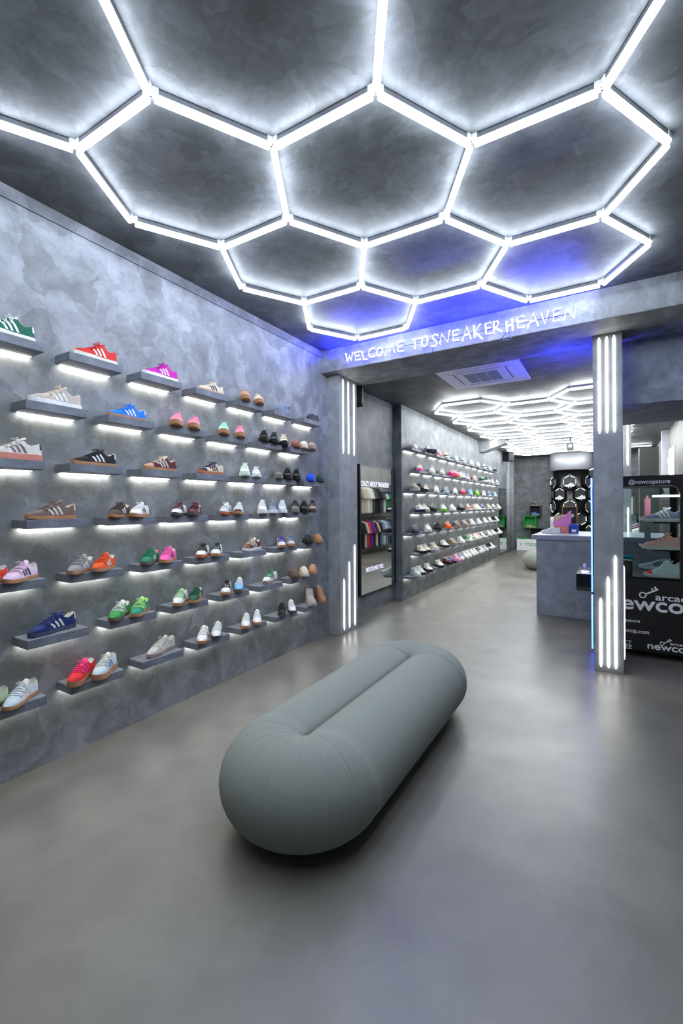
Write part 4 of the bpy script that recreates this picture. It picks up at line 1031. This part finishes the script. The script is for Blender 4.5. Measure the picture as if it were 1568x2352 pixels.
text('lettering', 'TITOCUSTOM', M_GRN, pl_, (.25, -.4215, .15), (1, 0, 0), (0, 0, 1), .62, .105, .02)
text('lettering', 'Y', M_GRN, pl_, (.10, -.4215, .16), (1, 0, 0), (0, 0, 1), .06, .08, .03)

# ------------------------------------------------------------------ claw machine
M_GLASS = bpy.data.materials.new('clear_glass'); M_GLASS.use_nodes = True
_b = M_GLASS.node_tree.nodes['Principled BSDF']
_b.inputs['Base Color'].default_value = (.86, .95, .95, 1); _b.inputs['Roughness'].default_value = .01; _b.inputs['Transmission Weight'].default_value = 1.0; _b.inputs['IOR'].default_value = 1.1
M_PRINT = mat('white_print', (246, 247, 250), .6, noise=.02)
M_PRINTB = mat('blue_white_print', (238, 242, 255), .6, noise=.02)
M_CYAN = mat('cyan_plastic', (0, 150, 190), .3)
cmn = thing('claw_machine', 'black arcade claw machine with printed side, behind the right pillar', 'arcade machine', (0, 0, 0))
Yc0, Yc1 = 5.36, 6.28; Xc0, Xc1 = -.165, 1.00
box('cabinet', Xc0, Xc1, Yc0, Yc1, .075, .800, M_BLKM, cmn, .006)
box('header', Xc0, Xc1, Yc0, Yc1, 1.735, 1.837, M_BLKM, cmn, .004)
for xa, xb, ya in ((Xc0, Xc0 + .02, Yc0), (Xc0, Xc0 + .02, Yc1 - .03), (.575, Xc1, Yc1 - .03)): box('frame_post', xa, xb, ya, ya + .03, .8, 1.735, M_BLKM, cmn)
g = MB(); g.box(.575, Xc1, Yc0, Yc0 + .03, .8, 1.735)
g.prism([(.50, 1.735), (.575, 1.735), (.575, 1.64), (.567, 1.675), (.552, 1.703), (.530, 1.725)], Yc0, Yc0 + .03)
g.build('frame_panel', M_BLKM, cmn)
box('side_glass', Xc0 + .02, .575, Yc0 + .012, Yc0 + .018, .8, 1.735, M_GLASS, cmn)
box('rear_glass', Xc0 + .02, .575, Yc1 - .018, Yc1 - .012, .8, 1.735, M_GLASS, cmn)
box('front_glass', Xc0 + .004, Xc0 + .010, Yc0 + .03, Yc1 - .03, .8, 1.735, M_GLASS, cmn)
box('deck', Xc0 + .02, .98, Yc0 + .03, Yc1 - .03, .800, .815, M_BLACK, cmn)
box('back_panel', .62, .64, Yc0 + .03, Yc1 - .03, .815, 1.735, M_BLACK, cmn)
MB().tube([(Xc0 - .006, Yc0 + .004, .03), (Xc0 - .006, Yc0 + .004, .60)], .0085, 8).build('blue_light_strip', M_NEONB, cmn, True)
MB().tube([(Xc0 - .006, Yc0 + .004, .63), (Xc0 - .006, Yc0 + .004, 1.83)], .0085, 8).build('blue_light_strip', M_NEONB, cmn, True)
MB().tube([(.36, 5.45, 1.632), (.60, 5.45, 1.632)], .009, 8).build('light_bar', emit('cabinet_light_glow', (.95, .98, 1.0), 30.0), cmn)
cp = MB().prism([(5.45, .66), (5.45, .80), (6.15, .80), (6.15, .66), (6.05, .60), (5.55, .60)], Xc0 - .16, Xc0 + .001, 'x').build('control_panel', M_BLACK, cmn)
MB().tube([(Xc0 - .085, 5.66, .80), (Xc0 - .085, 5.66, .85)], .006, 8).build('joystick', M_ALU, cp, True)
MB().lathe([(.004, .845), (.018, .855), (.022, .87), (.018, .885), (.004, .893)], Xc0 - .085, 5.66, 14).build('joystick_ball', mat('pale_ball', (190, 180, 215), .3), cp, True)
MB().lathe([(.028, .80), (.030, .808), (.024, .812)], Xc0 - .085, 5.56, 18).build('button', emit('button_glow', (.2, .25, 1.0), 6), cp)
MB().lathe([(.040, .80), (.044, .806), (.02, .808)], Xc0 - .085, 5.66, 20).build('joystick_ring', emit('ring_glow', (.3, .3, 1.0), 3), cp)
MB().tube([(Xc0 + .03, 5.62, .985), (.205, 5.62, .985)], .022, 16).build('pusher', M_CYAN, cmn, True)
MB().tube([(.205, 5.62, .985), (.265, 5.62, .985)], .005, 8).tube([(.262, 5.62, .955), (.27, 5.62, .985), (.262, 5.62, 1.015)], .005, 8).build('claw', mat('copper', (170, 120, 100), .35, .8), cmn, True)
box('pusher_block', Xc0 + .03, .19, 5.52, 5.72, .815, .955, M_BLACK, cmn)
for x in (Xc0 + .1, .9):
    for y in (Yc0 + .09, Yc1 - .09):
        MB().tube([(x - .015, y, .035), (x + .015, y, .035)], .035, 16).box(x - .012, x + .012, y - .012, y + .012, .03, .08).build('caster', M_BLKM, cmn, True)
YT = Yc0 - .0015
ux, uz = (1, 0, 0), (0, 0, 1)
text('lettering', '@newcopstore', M_PRINTB, cmn, (.157, YT, 1.742), ux, uz, .34, .058, .015)
text('lettering', 'newcop', M_PRINT, cmn, (-.02, YT, .445), ux, uz, .735, .135, .035)
text('lettering', 'arcade', M_PRINT, cmn, (.375, YT, .600), ux, uz, .31, .062, .03)
text('lettering', '@newcopstore', M_PRINT, cmn, (-.055, YT, .348), ux, uz, .30, .044, .02)
text('lettering', 'www.newcop.com', M_PRINT, cmn, (-.075, YT, .240), ux, uz, .395, .040, .02)
text('lettering', 'SELECT', M_PRINT, cmn, (-.02, YT, .132), ux, uz, .195, .034, .03)
text('lettering', 'SIZE', M_PRINT, cmn, (.07, YT, .084), ux, uz, .104, .040, .04)
text('lettering', 'newcop', M_PRINT, cmn, (.308, YT, .090), ux, uz, .36, .066, .035)
text('lettering', 'arcade', M_PRINT, cmn, (.49, YT, .172), ux, uz, .15, .03, .03)
def key_logo(cx, cz, s, ang):
    g = MB(); c, sn = math.cos(ang), math.sin(ang)
    n = 24
    vs = []; fs = []
    for k in range(n):
        a = 2 * PI * k / n
        for r in (.62, 1.0): vs.append((cx + s * .28 * r * math.cos(a), YT, cz + s * .28 * r * math.sin(a)))
    fs = [(2 * k, 2 * k + 1, 2 * ((k + 1) % n) + 1, 2 * ((k + 1) % n)) for k in range(n)]
    g.add(vs, fs)
    def q(x0, x1, y0, y1):
        P = [(x0, y0), (x1, y0), (x1, y1), (x0, y1)]
        g.add([(cx + s * (x * c - y * sn), YT, cz + s * (x * sn + y * c)) for x, y in P], [(0, 1, 2, 3)])
    q(.25, 1.25, -.07, .07); q(.80, .92, .07, .26); q(1.05, 1.20, .07, .30)
    g.build('key_logo', M_PRINT, cmn)
key_logo(.270, .640, .115, math.radians(28)); key_logo(.425, .178, .07, math.radians(28))
for (z, label, kind, cols) in ((1.372, 'grey green sneaker with white stripes on the upper stand in the claw machine', 'campus', ('bluegrey', 'white', 'offwhite', 'white', 'white', None)),
                         (1.092, 'peach sneaker on the middle stand inside the claw machine', 'high', ('peach', 'cream', 'offwhite', 'tan', 'tan', None)),
                         (.815, 'off-white high-top sneaker with red toe on the claw machine deck', 'basket', ('mintwhite', 'greylight', 'offwhite', 'mintwhite', 'mintwhite', 'redbright'))):
    make_shoe(kind, (.445, 5.50, z), 180, *cols, label, 'prize shoes in the claw machine', False, {'basket': .90}.get(kind, 1.12))
    if z > .9: box('shoe_ledge', .36, .62, 5.45, 5.58, z - .014, z - .001, M_BLACK, cmn)
for (z, c1, c2, lb) in ((1.372, 'peach', 'blue', 'pale sneaker behind the upper shoe in the claw machine'), (1.092, 'navy', 'white', 'dark sneaker behind the peach shoe in the claw machine'), (.86, 'lightblue', 'black', 'pale blue sneaker behind the high-top in the claw machine')):
    make_shoe('samba', (.42, 5.78, z), 180, c1, c2, 'white', c2, 'white', None, lb, 'prize shoes in the claw machine', True, 1.1)
    box('shoe_ledge', .33, .62, 5.72, 5.84, z - .014, z - .001, M_BLACK, cmn)
for (z, c_, lb) in ((1.42, 'pink', 'pink clear pack hanging inside the claw machine'), (1.10, 'bluegrey', 'blue clear pack hanging inside the claw machine')):
    tag(MB().box(.30, .355, 5.60, 5.615, z, z + .19, .004).box(.318, .337, 5.605, 5.61, z + .19, z + .22).build('hanging_pack', cm(c_, .25)), lb, 'pack')

# ------------------------------------------------------------------ neon marks and blue lamp behind the pillar
ns_ = thing('blue_neon_tube', 'blue neon tube fixed up the back of the right pillar', 'neon light', (0, 0, 0))
MB().tube([(-.02, 5.075, 2.3), (-.02, 5.075, 3.08)], .014, 8).build('tube', M_NEON, ns_, True); MB().box(-.035, -.005, 5.05, 5.066, 2.28, 3.10).build('mount', M_ALU, ns_)
nw = thing('neon_wall_sign', 'white neon dashes in a ring beyond the claw machine edge', 'neon light', (-.33, 14.9, 0))
g = MB()
for (a, b, c_, d) in ((-.20, 2.56, -.08, 2.60), (.0, 2.58, .10, 2.50), (.02, 2.25, .12, 2.14), (-.02, 1.60, .10, 1.60), (.0, 1.28, .10, 1.34), (.0, 1.13, .10, 1.19)):
    g.tube([(a, 0, b), (c_, 0, d)], .014, 6)
g.build('dash', emit('white_neon', (.8, .85, 1), 8), nw); MB().box(-.02, .18, .02, .06, .9, 2.8).tube([(.08, .05, 0), (.08, .05, .9)], .02, 8).build('backboard', M_DKFRAME, nw)

# ------------------------------------------------------------------ right hand back area
tag(box('tall_cabinet', .49, .80, 10.5, 10.9, 0, 2.66, mat('grey_green_lacquer', (72, 78, 74), .4), bv=.004), 'tall plain grey green cabinet seen above the claw machine', 'cabinet')
tag(box('wall_post', .99, 1.13, 12.2, 12.4, 0, C2, mat('pale_post', (198, 196, 204), .5), bv=.004), 'narrow pale post at the pale right wall beyond the claw machine', 'post')
sg = thing('neon_shape_sign', 'white glowing cloud shaped sign on the pale wall at the right', 'neon light', (1.118, 11.6, 2.45))
MB().tube([(-.02, -.35, -.15), (-.02, -.12, -.32), (-.02, .25, -.22), (-.02, .40, .05), (-.02, .10, .25), (-.02, -.20, .15)], .035, 8, True).build('glow_tube', emit('soft_white_neon', (.85, .9, 1), 3), sg, True)
MB().box(-.012, -.001, -.45, .5, -.38, .3).build('backing', M_WHITEP, sg)
th = thing('thermostat', 'small white control box on the pale right wall', 'thermostat', (1.119, 11.6, 1.88))
MB().box(-.03, 0, -.16, .16, -.12, .12, .005).build('case', M_WHITEP, th); MB().box(-.032, -.03, -.10, .10, -.02, .06).build('display', M_GRILL, th)

# clothes rack with shirts on two rails
rk = thing('clothes_rack', 'long two rail black clothes rack on the right, seen in the mirror', 'clothes rack', (.62, 12.9, 0))
for z in (2.22, 1.16): MB().tube([(0, -1.75, z), (0, 1.75, z)], .014, 8).build('rail', M_BLKM, rk, True)
for y in (-1.75, 1.75): MB().tube([(0, y, 0), (0, y, 2.24)], .016, 8).build('upright', M_BLKM, rk, True)
OUT = [(0, .0), (.07, .015), (.10, .0), (.23, -.05), (.33, -.34), (.24, -.38), (.20, -.24), (.21, -.80), (0, -.82), (-.21, -.80), (-.20, -.24), (-.24, -.38), (-.33, -.34), (-.23, -.05), (-.10, .0), (-.07, .015)]
def shirt_mesh():
    n = len(OUT); vs = []
    for y, k in ((-.035, .86), (-.012, 1.0), (.012, 1.0), (.035, .86)):
        for x, z in OUT: vs.append((x * k, y, (z + .4) * (k * .5 + .5) - .4))
    fs = [tuple(range(n))[::-1], tuple(range(3 * n, 4 * n))]
    for a in range(3):
        for i in range(n): fs.append((a * n + i, a * n + (i + 1) % n, (a + 1) * n + (i + 1) % n, (a + 1) * n + i))
    return mesh_from('shirt', vs, fs, False)
sm_ = shirt_mesh(); hk = MB().tube([(0, 0, .0), (0, 0, .07), (.018, 0, .095), (0, 0, .118), (-.02, 0, .10)], .005, 6).tube([(-.2, 0, -.06), (0, 0, .0), (.2, 0, -.06)], .006, 6).mesh('hanger', True)
UP = ['greydark', 'greydark', 'taupe', 'beige', 'beige', 'offwhite', 'greylight', 'charcoal', 'black', 'black', 'navygrey', 'sand', 'green2', 'green2', 'brown', 'darkbrown', 'black', 'white']
LO = ['white', 'taupebrown', 'black', 'black', 'greylight', 'redbright', 'purpleblue', 'maroon', 'cream', 'black', 'bluegrey', 'lightblue', 'bluegrey', 'charcoal', 'black', 'greydark', 'black', 'white']
WN = dict(greydark='dark grey', greylight='light grey', navygrey='slate', green2='green', darkbrown='dark brown', offwhite='off-white', taupebrown='brown', redbright='red', purpleblue='purple', bluegrey='blue grey', lightblue='pale blue')
for tier, (cols, zr) in enumerate(((UP, 2.22), (LO, 1.16))):
    for k, c_ in enumerate(cols):
        o = thing('hanging_shirt', '%s shirt on the %s rail of the clothes rack, %s from the near end' % (WN.get(c_, c_), 'upper' if tier == 0 else 'lower', (ORD + ['thirteenth', 'fourteenth', 'fifteenth', 'sixteenth', 'seventeenth', 'eighteenth'])[k + 1]), 'shirt', (.62, 11.3 + k * .185 + random.uniform(-.02, .02), zr - .10), random.uniform(-.15, .15), 'shirts on the clothes rack')
        obj('garment', sm_, cm(c_), o); obj('hanger', hk, M_BLKM, o)
